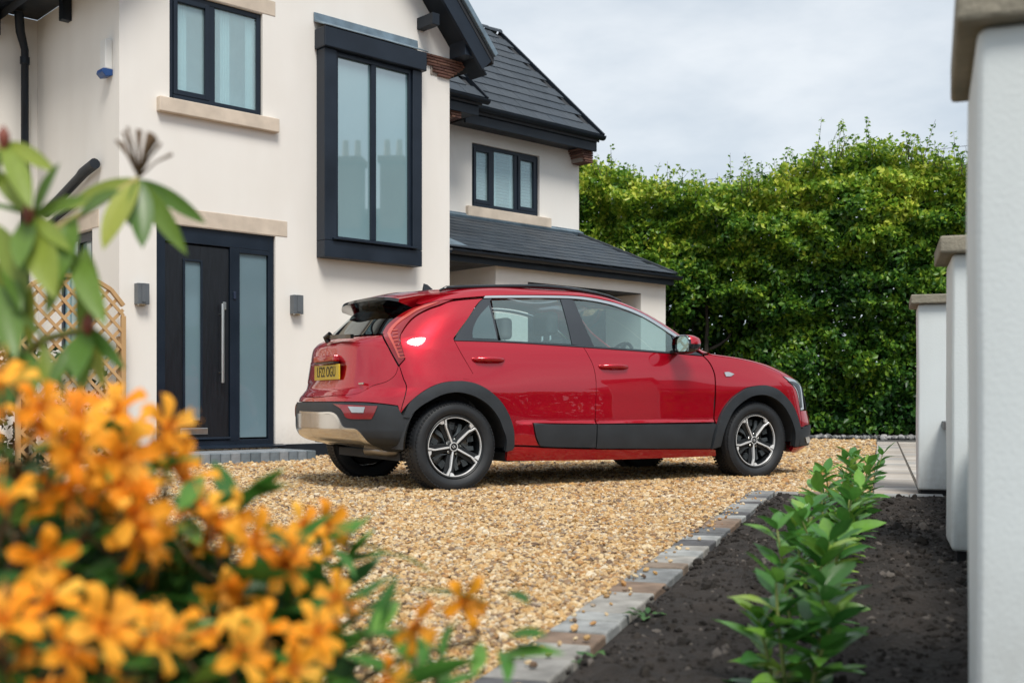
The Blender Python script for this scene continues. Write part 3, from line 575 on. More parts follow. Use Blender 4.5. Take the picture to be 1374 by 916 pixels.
# wall lights and alarm box
for uL, lab in ((.215, 'small grey metal wall light to the left of the front door'), (2.015, 'small grey metal wall light between front door and bay window')):
    wl = tag(empty('wall_light', hw(uL, 0, 1.70), HA), lab, 'wall light', 'wall lights beside the front door')
    m = MB(); m.box(-.062, .062, -.085, -.0, -.105, .105); m.build('body', M_lampg, wl, bevel=.004); MB().box(-.020, .020, -.092, -.086, -.085, .105).build('front_fin', M_lampg, wl, bevel=.002)
    MB().lathe([(-.115, .04), (-.105, .045)], 16, 'z', (0, -.042, 0)).build('lens', M_steel, wl)
ab = tag(empty('alarm_box', hw(0, .22, 3.95), HA), 'white alarm box with blue base high on the return wall', 'alarm box')
MB().box(-.075, 0, -.06, .07, .0, .30).build('case', M_white, ab, bevel=.01); MB().prism([(-.10, -.07, 0), (0, -.07, 0), (0, -.07, -.06), (-.07, -.07, -.08), (-.11, -.07, -.04)], (0, .15, 0)).build('strobe_lens', M_blue, ab, bevel=.006)

# ------------------------------------------------------------------ trellis and climber at the corner
tr = tag(empty('trellis', hw(-.53, -.16), HA), 'arched timber lattice trellis standing by the house corner', 'trellis')
def arch(u): x = abs(u)/.50; return 1.46+.36*math.sqrt(max(0, 1-x*x*.96))*(1 if x < 1 else 0)
W2 = .50
for sg in (-1, 1): MB().box(-.022, .022, -.02, .02, 0, 1.46).build('post', M_wood, tr, Matrix.Translation((sg*W2, 0, 0)), bevel=.003)
n = 8
for k in range(n):
    u0, u1 = -W2+2*W2*k/n, -W2+2*W2*(k+1)/n
    MB().bar((u0, 0, arch(u0*.98)), (u1, 0, arch(u1*.98)), .04, .04, (0, 1, 0)).build('arch_rail', M_wood, tr, bevel=.003)
for sl_ in (1, -1):
    for k in range(-14, 22):
        c0 = k*.165; seg = []
        for i in range(121):
            u = -W2+2*W2*i/120; z = c0+sl_*u*1.05+.5
            if .06 < z < arch(u*.98): seg.append((u, z))
        if len(seg) < 6: continue
        (ua, za), (ub, zb) = seg[0], seg[-1]; d = .004 if sl_ > 0 else -.010
        MB().bar((ua, d, za), (ub, d, zb), .012, .030, Vector((-sl_*1.05, 0, 1)).normalized()).build('slat', M_wood, tr)
tp = tag(MB().box(-.03, .03, -.03, .03, 0, 1.26).build('timber_post', M_wood, None, Matrix.Translation(hw(-.035, -.10)) @ Matrix.Rotation(HA, 4, 'Z'), bevel=.004), 'short square timber post beside the trellis', 'post')

# ------------------------------------------------------------------ leaf clouds
def leaf_cloud(name, C, Dr, L, Wd, tint, mat_, parent=None, fold=.25):
    """one folded leaf (two halves) per row; C centres, Dr direction of the tip"""
    n = len(C); Dr = Dr/np.linalg.norm(Dr, axis=1)[:, None]; ref = RNG.normal(0, 1, (n, 3)); S = np.cross(Dr, ref); S /= np.linalg.norm(S, axis=1)[:, None]+1e-9; Nn = np.cross(S, Dr)
    L = L[:, None]; Wd = Wd[:, None]
    b = C-Dr*L/2; tpt = C+Dr*L/2; l = C-Dr*L*.05+S*Wd/2+Nn*Wd*fold; r = C-Dr*L*.05-S*Wd/2+Nn*Wd*fold
    V = np.stack([b, r, tpt, l], 1).reshape(-1, 3); i = np.arange(n)*4
    F = np.concatenate([np.stack([i, i+1, i+2], 1), np.stack([i, i+2, i+3], 1)])
    me = fastmesh(name, V, F, np.repeat(tint, 4)); return obj(name, me, mat_, parent)
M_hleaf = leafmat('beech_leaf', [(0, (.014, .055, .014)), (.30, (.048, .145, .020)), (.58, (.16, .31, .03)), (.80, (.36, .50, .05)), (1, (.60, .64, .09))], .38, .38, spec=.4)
M_bark = mat('hedge_bark', (.055, .046, .037), .9, bump=.6, bscale=30)
hA, hB = Vector((-.6, 21.9, 0)), Vector((10.2, 18.35, 0)); hd = (hB-hA).normalized(); hn = Vector((hd.y, -hd.x, 0)); HL = (hB-hA).length
hedge = tag(empty('hedge', (hA+hB)/2), 'tall dense green beech hedge behind the car', 'hedge')
topz = np.interp
def hedge_top(a):
    p = hA+hd*a; px = CX+FPX*p.x/p.y
    y = np.interp(px, [560, 700, 780, 830, 880, 960, 1020, 1070, 1120, 1180, 1240, 1300, 1400], [222, 218, 210, 220, 240, 244, 234, 208, 192, 184, 196, 214, 222])
    return float(CAMH+(HY-y)*p.y/FPX)
n = 96000
A = RNG.uniform(0, HL, n); tops = np.array([hedge_top(a) for a in A[:]])
Zr = RNG.uniform(0, 1, n)**.92; Z = .08+Zr*(tops-.08)
bul = np.array([noise.noise(Vector((a*.75, z*.95, 3)))*.60+noise.noise(Vector((a*2.2, z*2.8, 9)))*.40 for a, z in zip(A, Z)])
cl = np.array([noise.noise(Vector((a*1.1, z*1.3, 21))) for a, z in zip(A, Z)]); cl2 = np.array([noise.noise(Vector((a*4.5, z*4.5, 33))) for a, z in zip(A, Z)])
dep = RNG.exponential(.16, n)-.10; 
top_r = np.clip((Z-(tops-.8))/.8, 0, 1); inset = top_r**2*1.1*RNG.uniform(0, 1, n)+.55*np.clip((1.1-Z)/1.1, 0, 1)*RNG.uniform(0, .7, n)
px_ = CX+FPX*(hA.x+hd.x*A)/(hA.y+hd.y*A)
hollow = (np.clip(1-((px_-940)/85)**2, 0, 1)*np.clip(1-((Z-1.75)/.85)**2, 0, 1))
keep = (hollow*.95+.5*(cl2 < -.26)) < RNG.uniform(0, 1, n)
base3 = np.array(hA)[None]+np.array(hd)[None]*A[:, None]; off = (-bul+dep+inset+hollow*.5)
C = base3-np.array(hn)[None]*off[:, None]; C[:, 2] = Z
C, Z, cl, cl2, off, top_r = C[keep], Z[keep], cl[keep], cl2[keep], off[keep], top_r[keep]; m_ = len(C)
Dr = np.array(hn)[None]*.55+np.array([0, 0, -.25])[None]+RNG.normal(0, .62, (m_, 3))
tint = np.clip(.36+.38*cl+.26*cl2+RNG.normal(0, .16, m_)+.32*np.clip((Z-2.4)/2.2, 0, 1)+.10*top_r, 0, 1)  # lighter with height: sunlit top put into the leaf colour, plus yellower new growth
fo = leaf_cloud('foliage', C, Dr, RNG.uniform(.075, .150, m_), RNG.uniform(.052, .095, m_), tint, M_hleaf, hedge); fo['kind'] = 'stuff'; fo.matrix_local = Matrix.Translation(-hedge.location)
# back layer and dense core
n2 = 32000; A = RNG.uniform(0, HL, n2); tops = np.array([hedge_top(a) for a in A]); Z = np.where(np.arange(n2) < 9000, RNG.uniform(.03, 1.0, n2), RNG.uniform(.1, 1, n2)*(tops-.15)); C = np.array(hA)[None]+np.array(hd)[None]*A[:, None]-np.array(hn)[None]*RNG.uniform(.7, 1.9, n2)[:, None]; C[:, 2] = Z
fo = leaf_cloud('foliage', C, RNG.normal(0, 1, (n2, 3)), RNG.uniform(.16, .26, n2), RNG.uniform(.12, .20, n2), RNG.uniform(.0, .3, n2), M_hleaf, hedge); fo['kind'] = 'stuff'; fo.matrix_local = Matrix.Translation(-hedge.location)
# wispy shoots on top
C, Dr = [], []
tw = MB()
for k in range(330):
    a = random.uniform(0, HL); z0 = hedge_top(a)-.30; p = hA+hd*a-hn*random.uniform(-.15, .9); p.z = z0
    v = Vector((random.gauss(0, .22), random.gauss(0, .22), 1)).normalized(); Ls = random.uniform(.2, .8)*(1.15 if random.random() < .25 else .75); pts_ = []
    for i in range(6):
        pts_.append(p.copy()); p = p+v*(Ls/5); v = (v+Vector((random.gauss(0, .13), random.gauss(0, .13), -.05))).normalized()
    tw.tube(pts_, [.007, .006, .005, .004, .003, .002], 4, False)
    nl = int(Ls*26)
    for j in range(nl):
        f_ = random.uniform(.1, 1); i = min(4, int(f_*5)); q = pts_[i].lerp(pts_[i+1], f_*5-i); s_ = Vector((random.gauss(0, 1), random.gauss(0, 1), random.gauss(.1, .5))).normalized()
        C.append(q+s_*.045); Dr.append(s_)
tw.build('twigs', M_bark, hedge, Matrix.Translation(-hedge.location))['kind'] = 'stuff'
m_ = len(C); fo = leaf_cloud('foliage', np.array(C), np.array(Dr), RNG.uniform(.06, .10, m_), RNG.uniform(.04, .06, m_), RNG.uniform(.35, .85, m_), M_hleaf, hedge); fo['kind'] = 'stuff'; fo.matrix_local = Matrix.Translation(-hedge.location)
# trunks and bare limbs at its foot
a = .6
while a < HL:
    p = hA+hd*a-hn*random.uniform(.25, .5); pts_ = []; v = Vector((random.gauss(0, .15), random.gauss(0, .15), 1)).normalized(); p.z = -.03
    for i in range(6): pts_.append(p.copy()); p = p+v*.55; v = (v+Vector((random.gauss(0, .18), random.gauss(0, .12), .1))).normalized()
    tk = MB().tube(pts_, [.075, .06, .052, .045, .035, .02], 8)
    for b in range(3):
        i = random.randint(1, 4); q = pts_[i].copy(); v = (hd*random.choice((-1, 1))*random.uniform(.5, 1)+hn*random.uniform(-.5, .05)+Vector((0, 0, random.uniform(.3, .9)))).normalized(); pb = []
        for j in range(6): pb.append(q.copy()); q = q+v*.24; v = (v+Vector((random.gauss(0, .25), random.gauss(0, .25), random.gauss(.05, .2)))).normalized()
        tk.tube(pb, [.034, .03, .025, .018, .012, .006], 6)
    tk.build('trunk', M_bark, hedge, Matrix.Translation(-hedge.location), smooth=True); a += random.uniform(.55, .95)
# second, lower screen of limbs inside the bare patch
for k in range(3):
    px0 = 900+k*30+random.uniform(-6, 6); r_ = Vector(((px0-CX)/FPX, 1, 0)); t_ = (hA.dot(hn)-.62)/r_.dot(hn); q = r_*t_; q.z = .9+random.uniform(-.3, .5); v = Vector((random.gauss(0, .5), -.15, random.uniform(.5, 1))).normalized(); pb = []
    for j in range(8): pb.append(q.copy()); q = q+v*.22; v = (v+Vector((random.gauss(0, .28), random.gauss(0, .15), random.gauss(.06, .22)))).normalized()
    MB().tube(pb, [.034, .030, .026, .022, .018, .013, .009, .005], 6).build('limb', M_bark, hedge, Matrix.Translation(-hedge.location), smooth=True)

# ivy and shrub behind the trellis
iv = tag(empty('climbing_shrub', hw(-.5, .25)), 'dark leafy climbing shrub growing behind the timber trellis', 'shrub')
n = 1500; C = np.array([list(hw(random.uniform(-1.15, -.05), random.gauss(.22, .14), random.uniform(.05, 1.15)**1.0)) for _ in range(n)]); kk = np.array([noise.noise(Vector(c)*3.0) > -.10 for c in C]); C = C[kk]; n = len(C)
M_ivy = leafmat('ivy_leaf', [(0, (.008, .03, .014)), (.7, (.03, .08, .03)), (1, (.12, .18, .06))], .35, .2)
fo = leaf_cloud('foliage', C, RNG.normal(0, 1, (n, 3))+np.array([.3, -.5, -.2]), RNG.uniform(.05, .09, n), RNG.uniform(.045, .075, n), RNG.beta(1.3, 2.2, n), M_ivy, iv, .15); fo['kind'] = 'stuff'; fo.matrix_local = Matrix.Translation(-iv.location)
m = MB()
for k in range(7):
    q = hw(-.15-k*.14, .22, -.02); pts_ = [q.copy()]
    for j in range(6): q = q+Vector((random.gauss(0, .05), random.gauss(0, .05), .2)); pts_.append(q.copy())
    m.tube(pts_, [.012]*3+[.008]*4, 6)
m.build('stem', M_bark, iv, Matrix.Translation(-iv.location), smooth=True)

# ------------------------------------------------------------------ boundary piers with coping, low wall between
def pier(c, w, d, zt, capt, label, ov=.045, rot=0.0):
    """c = near left corner at ground"""
    o = tag(empty('gate_pier', c, math.atan2(E.y, E.x)-rot), label, 'pier', 'rendered piers along the planting bed')
    bm = bmesh.new(); me = MB().box(0, w, 0, d, .035, zt).mesh('shaft', bevel=.018, seg=3); bm.from_mesh(me)
    for k in range(1, 14): bmesh.ops.bisect_plane(bm, geom=bm.verts[:]+bm.edges[:]+bm.faces[:], plane_co=(0, 0, zt*k/14), plane_no=(0, 0, 1))
    for v in bm.verts:
        q = noise.noise(Vector((v.co.x*3, v.co.y*3, v.co.z*2.3))+Vector(c)*3)*.005; cx_, cy_ = v.co.x-w/2, v.co.y-d/2; v.co.x += q*(1 if cx_ > 0 else -1); v.co.y += q*(1 if cy_ > 0 else -1)
    bm.to_mesh(me); bm.free(); me.polygons.foreach_set('use_smooth', [True]*len(me.polygons)); me.set_sharp_from_angle(angle=radians(28)); me.materials.append(M_pier); obj('shaft', me, None, o)
    MB().box(.02, w-.02, .02, d-.02, -.06, .036).build('footing', M_dark, o)
    MB().box(-ov, w+ov, -ov, d+ov, zt, zt+capt).build('coping', M_cap, o, bevel=.008)
    return o
pier((.727, 1.75, 0), .45, .45, 1.20, .075, 'pale rendered pier with stone coping, foremost and largest of the three', .03, radians(2.3))
pier((1.70, 4.32, 0), .45, .40, 1.185, .065, 'pale rendered pier with stone coping, middle one of the three')
pier((2.68, 7.38, 0), .45, .42, 1.26, .06, 'pale rendered pier with stone coping beside the block paving')
for c, Ld, lab in ((Vector((.727, 1.75, 0))+D*.46+E*.24, 2.24, 'low rendered wall between the foremost and middle piers'), (Vector((1.70, 4.32, 0))+D*.41+E*.16, 2.80, 'low rendered wall between the middle pier and the one by the paving')):
    lw = tag(empty('low_wall', c, math.atan2(E.y, E.x)), lab, 'wall'); MB().box(0, .20, 0, Ld, -.05, .44).build('wall_body', M_pier, lw, bevel=.01); MB().box(-.04, .24, 0, Ld, .441, .49).build('coping', M_black, lw, bevel=.006)

# ------------------------------------------------------------------ house across the road (it shows as a reflection in the bay window and the car)
nb = tag(empty('neighbour_house', (27, 4, 0)), 'brick house with two chimneys across the road, outside the view', 'house')
M_nb = mat('red_brick_wall', (.20, .105, .075), .9, col2=(.27, .15, .11), scale=30, stretch=(1, 1, 3))
MB().box(0, 8, -9, 9, -.05, 5.4).build('wall', M_nb, nb)
rf = MB().add([(-.4, -9.3, 5.3), (8.4, -9.3, 5.3), (8.4, 9.3, 5.3), (-.4, 9.3, 5.3), (4, -9.3, 8.6), (4, 9.3, 8.6)], [(0, 3, 5, 4), (1, 4, 5, 2), (0, 4, 1), (2, 5, 3)]).build('roof', M_roofbase, nb)
for yy in (1.9, 3.6):
    MB().box(2.6, 3.6, yy-.45, yy+.45, 7.0, 10.2).box(2.5, 3.7, yy-.53, yy+.53, 10.2, 10.45).build('chimney', M_nb, rf)
    for q in (-.25, .25): MB().lathe([(10.45, .14), (11.2, .11)], 10, 'z', (3.1, yy+q, 0)).build('chimney_pot', M_stone, rf)
for zz in (.9, 3.3):
    for yy in (-7, -3.5, 0, 3.5, 7):
        wn = MB().box(-.03, .0, yy-.7, yy+.7, zz, zz+1.4).build('window', M_white, nb); MB().box(-.034, -.031, yy-.62, yy+.62, zz+.08, zz+1.32).build('pane', M_frost, wn)
hg = tag(empty('reflection_hedge', (16, -6, 0)), 'added hedge across the road, out of view, for dark reflections in the car paint', 'hedge')  # unseen hedge, added so the car side mirrors something dark
n = 15000; C = np.column_stack([RNG.normal(0, .45, n), RNG.uniform(-20, 14, n), RNG.uniform(.05, 2.7, n)])
fo = leaf_cloud('foliage', C, RNG.normal(0, 1, (n, 3)), RNG.uniform(.2, .34, n), RNG.uniform(.15, .25, n), RNG.uniform(0, .7, n), M_hleaf, hg); fo['kind'] = 'stuff'
# ------------------------------------------------------------------ the car (local x = forward from the rear axle, y = its right side, z up)
CO = np.array([-.81738, 8.49757]); CU = np.array([.87224253, .48907359]); CN = np.array([.48907359, -.87224253])
# right-handed frame: x forward, y = left side; the near (right) side is therefore y < 0.  Shell maths below uses yr = -y.
car = tag(empty('car', (CO[0], CO[1], 0), math.atan2(CU[1], CU[0])), 'metallic red crossover car with black cladding parked on the gravel', 'car')
def pchip(pts):
    P = np.array(pts, float); x, y = P[:, 0], P[:, 1]; hh = np.diff(x); d = np.diff(y)/hh; n = len(x); m = np.zeros(n)
    for i in range(1, n-1):
        if d[i-1]*d[i] > 0:
            w1 = 2*hh[i]+hh[i-1]; w2 = hh[i]+2*hh[i-1]; m[i] = (w1+w2)/(w1/d[i-1]+w2/d[i])
    m[0] = d[0]; m[-1] = d[-1]
    def g(t):
        t = np.clip(np.asarray(t, float), x[0], x[-1]); i = np.clip(np.searchsorted(x, t, side='right')-1, 0, n-2); s = (t-x[i])/hh[i]; a = hh[i]
        return (2*s**3-3*s**2+1)*y[i]+(s**3-2*s**2+s)*a*m[i]+(-2*s**3+3*s**2)*y[i+1]+(s**3-s**2)*a*m[i+1]
    return g
yS = pchip([(.12,.80),(.2,.855),(.28,.885),(.40,.902),(.52,.908),(.66,.903),(.78,.89),(.88,.872),(.97,.848),(1.03,.825),(1.2,.75),(1.33,.675),(1.39,.637),(1.44,.60),(1.465,.55),(1.48,.43),(1.492,.22),(1.498,.02)])
xr = pchip([(.12,-.30),(.26,-.38),(.31,-.51),(.345,-.66),(.38,-.715),(.43,-.735),(.54,-.735),(.64,-.715),(.68,-.685),(.72,-.655),(.80,-.645),(.95,-.625),(1.01,-.615),(1.05,-.585),(1.09,-.52),(1.24,-.36),(1.34,-.26),(1.40,-.17),(1.43,-.06),(1.455,.15),(1.475,.45),(1.498,.8)])
xc = pchip([(.12,3.20),(.175,3.32),(.26,3.45),(.42,3.45),(.52,3.42),(.655,3.385),(.74,3.36),(.79,3.31),(.84,3.22),(.88,3.11),(.938,2.91),(.975,2.69),(1.0,2.44),(1.02,2.36),(1.08,2.25),(1.14,2.165),(1.256,1.98),(1.356,1.76),(1.428,1.49),(1.465,1.22),(1.498,.95)])
NR, NF = 2.8, 3.0
_x0r = pchip([(.1,.05),(1.03,.05),(1.3,.25),(1.498,.75)]); _fo = pchip([(.1,.50),(.8,.45),(1.0,.3),(1.2,.3),(1.498,.1)]); _ff = pchip([(.1,.13),(.7,.13),(.9,.13),(1.0,.07),(1.2,.06),(1.498,.05)])
x0r = _x0r
def x0f(z): return np.maximum(xc(z)-_fo(z), x0r(z)+.02)
def xf(z): return xc(z)+_ff(z)
def sst(a, b, t): t = np.clip((t-a)/(b-a), 0, 1); return t*t*(3-2*t)
def sculpt(x, z):
    mid = sst(.42, .62, x)*(1-sst(2.18, 2.34, x))
    led = .024*(1-sst(.455, .478, z))*mid                                       # ledge above the door cladding
    hol = -.003*np.exp(-((z-.60)/.085)**2)*mid                                   # hollow of the doors
    fl = .016*np.exp(-((x-0)/.42)**2-((z-.70)/.12)**2)+.016*np.exp(-((x-2.72)/.42)**2-((z-.72)/.12)**2)   # haunches
    return led+hol+fl
def Bm(s, z):
    s = np.asarray(s, float); z = np.asarray(z, float); Y = yS(z); a = x0r(z); b = x0f(z); x = s+0*z; y = Y+0*s
    ph = np.clip((a-s), 0, pi); k = ph > 0; L = a-xr(z); r = (np.abs(np.cos(ph)/Y)**NR+np.abs(np.sin(ph)/L)**NR)**(-1/NR)
    x = np.where(k, a-r*np.sin(ph), x); y = np.where(k, r*np.cos(ph), y)
    ph = np.clip((s-b), 0, pi); k = ph > 0; L = xf(z)-b; r = (np.abs(np.cos(ph)/Y)**NF+np.abs(np.sin(ph)/L)**NF)**(-1/NF)
    x = np.where(k, b+r*np.sin(ph), x); y = np.where(k, r*np.cos(ph), y)
    y = y*(1-.012*((x-1.36)/2)**2); cw = np.clip(y/np.maximum(Y, 1e-6), 0, 1)
    return np.stack([x, y+sculpt(x, z)*cw, z+0*s], -1)
def Bn(s, z):
    e = 2e-3; du = Bm(s+e, z)-Bm(s-e, z); dv = Bm(s, z+e)-Bm(s, z-e); n = np.cross(dv, du); return n/np.maximum(np.linalg.norm(n, axis=-1)[..., None], 1e-9)
def inside(x, y, z):
    Y = yS(z); a = x0r(z); b = x0f(z); y = np.abs(y)/(1-.012*((x-1.36)/2)**2)
    F = y/Y
    F = np.where(x < a, ((np.abs((a-x)/(a-xr(z))))**NR+(y/Y)**NR)**(1/NR), F); F = np.where(x > b, ((np.abs((x-b)/(xf(z)-b)))**NF+(y/Y)**NF)**(1/NF), F)
    return np.where((z > .12) & (z < 1.497), F, 9)
def px2sz(px, py):
    """first hit of a photo pixel's ray with the body shell, as shell coordinates (s, z)"""
    t = np.linspace(6.3, 11.5, 2600); X = (px-CX)/FPX*t-CO[0]; Yw = t-CO[1]; z = CAMH-(py-HY)*t/FPX
    x = X*CU[0]+Yw*CU[1]; y = X*CN[0]+Yw*CN[1]; F = inside(x, y, z); k = np.nonzero(F <= 1)[0]; i = k[0] if len(k) else int(np.argmin(F))
    xx, yy, zz = x[i], y[i], z[i]; a = float(x0r(zz)); b = float(x0f(zz)); yy /= (1-.012*((xx-1.36)/2)**2)
    s = xx if a <= xx <= b else (a-math.atan2(a-xx, yy) if xx < a else b+math.atan2(xx-b, yy))
    return (float(s), float(min(max(zz, .125), 1.496)))
def rounded(P, turn=40, n=5):
    """Catmull-Rom through the gentle vertices, straight at the sharp ones"""
    P = [np.array(p, float) for p in P]; N = len(P); out = []
    def corner(i):
        a = P[i]-P[i-1]; b = P[(i+1) % N]-P[i]; c = a@b/(np.linalg.norm(a)*np.linalg.norm(b)+1e-12); return math.degrees(math.acos(max(-1, min(1, c)))) > turn
    cn = [corner(i) for i in range(N)]
    for i in range(N):
        p1, p2 = P[i], P[(i+1) % N]; p0 = P[i-1] if not cn[i] else p1-(p2-p1); p3 = P[(i+2) % N] if not cn[(i+1) % N] else p2+(p2-p1)
        if cn[i] and cn[(i+1) % N]:
            m = max(1, int(np.linalg.norm(p2-p1)/.08))
            for k in range(m): out.append(p1+(p2-p1)*k/m)
            continue
        for k in range(n):
            t = k/n; out.append(.5*((2*p1)+(-p0+p2)*t+(2*p0-5*p1+4*p2-p3)*t*t+(-p0+3*p1-3*p2+p3)*t**3))
    return out
from mathutils.geometry import tessellate_polygon
def panel(name, m, px=None, sz=None, off=0.0, rim=.012, parent=None, sides='both', gap=.0022, turn=40, ds=.05, dz=.035, join=False, out=None):
    """a piece of the body skin cut to an outline; sides: 'near' only, 'both' = near plus its mirror twin, join = both halves in one mesh"""
    P = [px2sz(*p) for p in px] if px else []
    P = (P+list(sz)) if sz else P
    P = rounded(P, turn)
    Q = []
    for p in P:
        if not Q or np.linalg.norm(p-Q[-1]) > 1e-4: Q.append(p)
    if gap:        # shrink the outline a touch so that a shut line is left
        A2 = sum(Q[i-1][0]*Q[i][1]-Q[i][0]*Q[i-1][1] for i in range(len(Q))); sg = 1 if A2 > 0 else -1; R = []
        for i in range(len(Q)):
            d1 = Q[i]-Q[i-1]; d2 = Q[(i+1) % len(Q)]-Q[i]; d = d1/(np.linalg.norm(d1)+1e-9)+d2/(np.linalg.norm(d2)+1e-9); nrm = np.array([-d[1], d[0]])*sg; R.append(Q[i]+nrm/(np.linalg.norm(nrm)+1e-9)*gap)
        Q = R
    bm = bmesh.new(); vs = [bm.verts.new((q[0], q[1], 0)) for q in Q]
    for t in tessellate_polygon([[Vector((q[0], q[1], 0)) for q in Q]]):
        try: bm.faces.new([vs[i] for i in t])
        except ValueError: pass
    lo = np.min(Q, 0); hi = np.max(Q, 0)
    for k in range(int(lo[0]/ds)-1, int(hi[0]/ds)+2):
        if lo[0] < k*ds < hi[0]: bmesh.ops.bisect_plane(bm, geom=bm.verts[:]+bm.edges[:]+bm.faces[:], plane_co=(k*ds, 0, 0), plane_no=(1, 0, 0), dist=1e-5)
    for k in range(int(lo[1]/dz)-1, int(hi[1]/dz)+2):
        if lo[1] < k*dz < hi[1]: bmesh.ops.bisect_plane(bm, geom=bm.verts[:]+bm.edges[:]+bm.faces[:], plane_co=(0, k*dz, 0), plane_no=(0, 1, 0), dist=1e-5)
    bmesh.ops.triangulate(bm, faces=bm.faces[:]); bm.verts.index_update()
    S = np.array([(v.co.x, v.co.y) for v in bm.verts]); T = Bm(S[:, 0], S[:, 1]); Nn = Bn(S[:, 0], S[:, 1])
    if callable(off): o_ = off(T[:, 0], T[:, 1], T[:, 2])[:, None]
    else: o_ = off
    T = T+Nn*o_; F = [[v.index for v in f.verts] for f in bm.faces]; be = [(e.verts[0].index, e.verts[1].index, [v.index for v in e.link_faces[0].verts]) for e in bm.edges if len(e.link_faces) == 1]; bm.free()
    n0 = len(T); V = [tuple(v) for v in T]; NL = [tuple(v) for v in Nn]; faces = []; ln = []
    for f in F:
        a, b, c = (T[i] for i in f); fn = np.cross(b-a, c-a)
        if fn@Nn[f[0]] < 0: f = f[::-1]
        faces.append(f); ln += [NL[i] for i in f]
    if rim:
        for a, b, f in be:
            k = len(V); mid = T[f].mean(0); e = T[b]-T[a]; o2 = np.cross(e, Nn[a]); o2 = o2/(np.linalg.norm(o2)+1e-9)
            if o2@(T[a]-mid) < 0: o2 = -o2
            V += [tuple(T[a]), tuple(T[b]), tuple(T[b]-Nn[b]*rim), tuple(T[a]-Nn[a]*rim)]; q = [k, k+1, k+2, k+3]
            if np.cross(np.array(V[k+1])-np.array(V[k]), np.array(V[k+2])-np.array(V[k]))@o2 < 0: q = q[::-1]
            faces.append(q); ln += [tuple(o2)]*4
    def make(V, faces, ln, nm=name):
        me = bpy.data.meshes.new(nm); me.from_pydata(V, [], faces); me.polygons.foreach_set('use_smooth', [True]*len(faces)); me.normals_split_custom_set(ln)
        o = obj(nm, me, m, parent or car); return o
    def flip(V, faces, ln, sgn):
        V2 = [(x, sgn*y, z) for x, y, z in V]
        if sgn > 0: return V2, faces, ln
        f2 = []; l2 = []; i = 0
        for f in faces: f2.append(list(f)[::-1]); l2 += [(n[0], -n[1], n[2]) for n in ln[i:i+len(f)][::-1]]; i += len(f)
        return V2, f2, l2
    r = flip(V, faces, ln, -1)                     # near side is y < 0
    if join:
        l = flip(V, faces, ln, 1); k = len(r[0]); return make(r[0]+l[0], r[1]+[[i+k for i in f] for f in l[1]], list(r[2])+list(l[2]))
    o = make(*r)
    if sides == 'both': make(*flip(V, faces, ln, 1))
    return o
def paint():
    m, t, b = newmat('metallic_red_paint'); N, L = t.nodes, t.links
    b.inputs['Base Color'].default_value = (.47, .0018, .016, 1); b.inputs['Specular IOR Level'].default_value = .2; b.inputs['Metallic'].default_value = .55; b.inputs['Roughness'].default_value = .30
    b.inputs['Coat Weight'].default_value = 1; b.inputs['Coat Roughness'].default_value = .015; b.inputs['Coat IOR'].default_value = 1.65
    c = N.new('ShaderNodeTexCoord'); v = N.new('ShaderNodeTexVoronoi'); v.inputs['Scale'].default_value = 900; L.new(c.outputs['Object'], v.inputs['Vector'])
    mr = N.new('ShaderNodeMapRange'); mr.inputs[3].default_value = .24; mr.inputs[4].default_value = .38; L.new(v.outputs['Color'], mr.inputs[0]); L.new(mr.outputs[0], b.inputs['Roughness']); return m
M_red = paint()
M_clad = mat('black_textured_plastic', (.022, .027, .033), .55, var=.2, scale=8, bump=.15, bscale=500, bdist=.001)
M_gloss = mat('gloss_black', (.008, .009, .011), .12, var=.1, coat=.5)
M_satin = mat('satin_pillar_black', (.030, .036, .044), .35, var=.1, scale=5)
M_chrome = mat('satin_chrome', (.78, .78, .76), .16, metal=1, var=.03)
M_skid = mat('silver_skid_paint', (.66, .65, .63), .18, metal=.9, var=.06, coat=.4)
M_tyre = mat('tyre_rubber', (.014, .0165, .020), .6, var=.25, scale=14, bump=.15, bscale=120, bdist=.002)
M_alloy = mat('machined_alloy', (.78, .79, .80), .34, metal=.4, var=.04)
M_wheelblk = mat('dark_alloy', (.007, .009, .011), .45, metal=.0, var=.2)
M_disc = mat('brake_disc', (.35, .34, .33), .35, metal=1, var=.15)
M_cglass = glassmat('tinted_car_glass', (.70, .86, .87), 1.75, base=(.36, .52, .54), basefac=.16)
M_cglass_r = glassmat('rear_privacy_glass', (.12, .15, .16), 1.55)
M_lampred = mat('red_lamp_lens', (.24, .006, .008), .12, var=.2, coat=1)
M_lampamb = mat('pale_lamp_lens', (.50, .075, .05), .2, var=.1, coat=1)
M_lampclr = mat('clear_lamp_lens', (.45, .48, .50), .12, metal=.4, coat=1)
M_int = mat('interior_trim', (.035, .038, .042), .75, var=.15)
M_seat = mat('grey_seat_fabric', (.11, .12, .125), .85, var=.15)

# outlines traced on the photograph (pixels)
arcR_out = [(536.5,555.7),(549,540),(567,525),(587,515),(609.8,511.5),(626,512.5),(641.4,517),(657,526),(671,539),(681,555),(687.8,574),(688.9,587),(688.7,598.4)]
arcR_in = [(676.6,605),(677.6,589),(673,575),(667.3,561),(656,546),(641.4,535.3),(626,529),(609.8,526.5),(592,529.5),(576.4,537),(564,545),(554,554.5),(549,567),(545.5,582),(543.5,607)]
arcF_out = [(951,600.5),(955,585),(960.4,568.7),(968,551),(979,535.3),(990,526),(1001,519.8),(1019.8,517),(1030,518.5),(1040,522.3),(1051,531),(1060.6,542.7),(1066,553),(1070,565),(1071.8,574)]
arcF_in = [(1063.4,598),(1064.4,579.8),(1061.5,568),(1057,557.5),(1050,546),(1040,537),(1029,531.5),(1018,529.7),(1004,532.5),(992,540.8),(983,550),(977,561),(970,578),(964.5,598)]
rdoor_back = [(609.5,457),(621,478),(634,501),(639.5,515.5)]
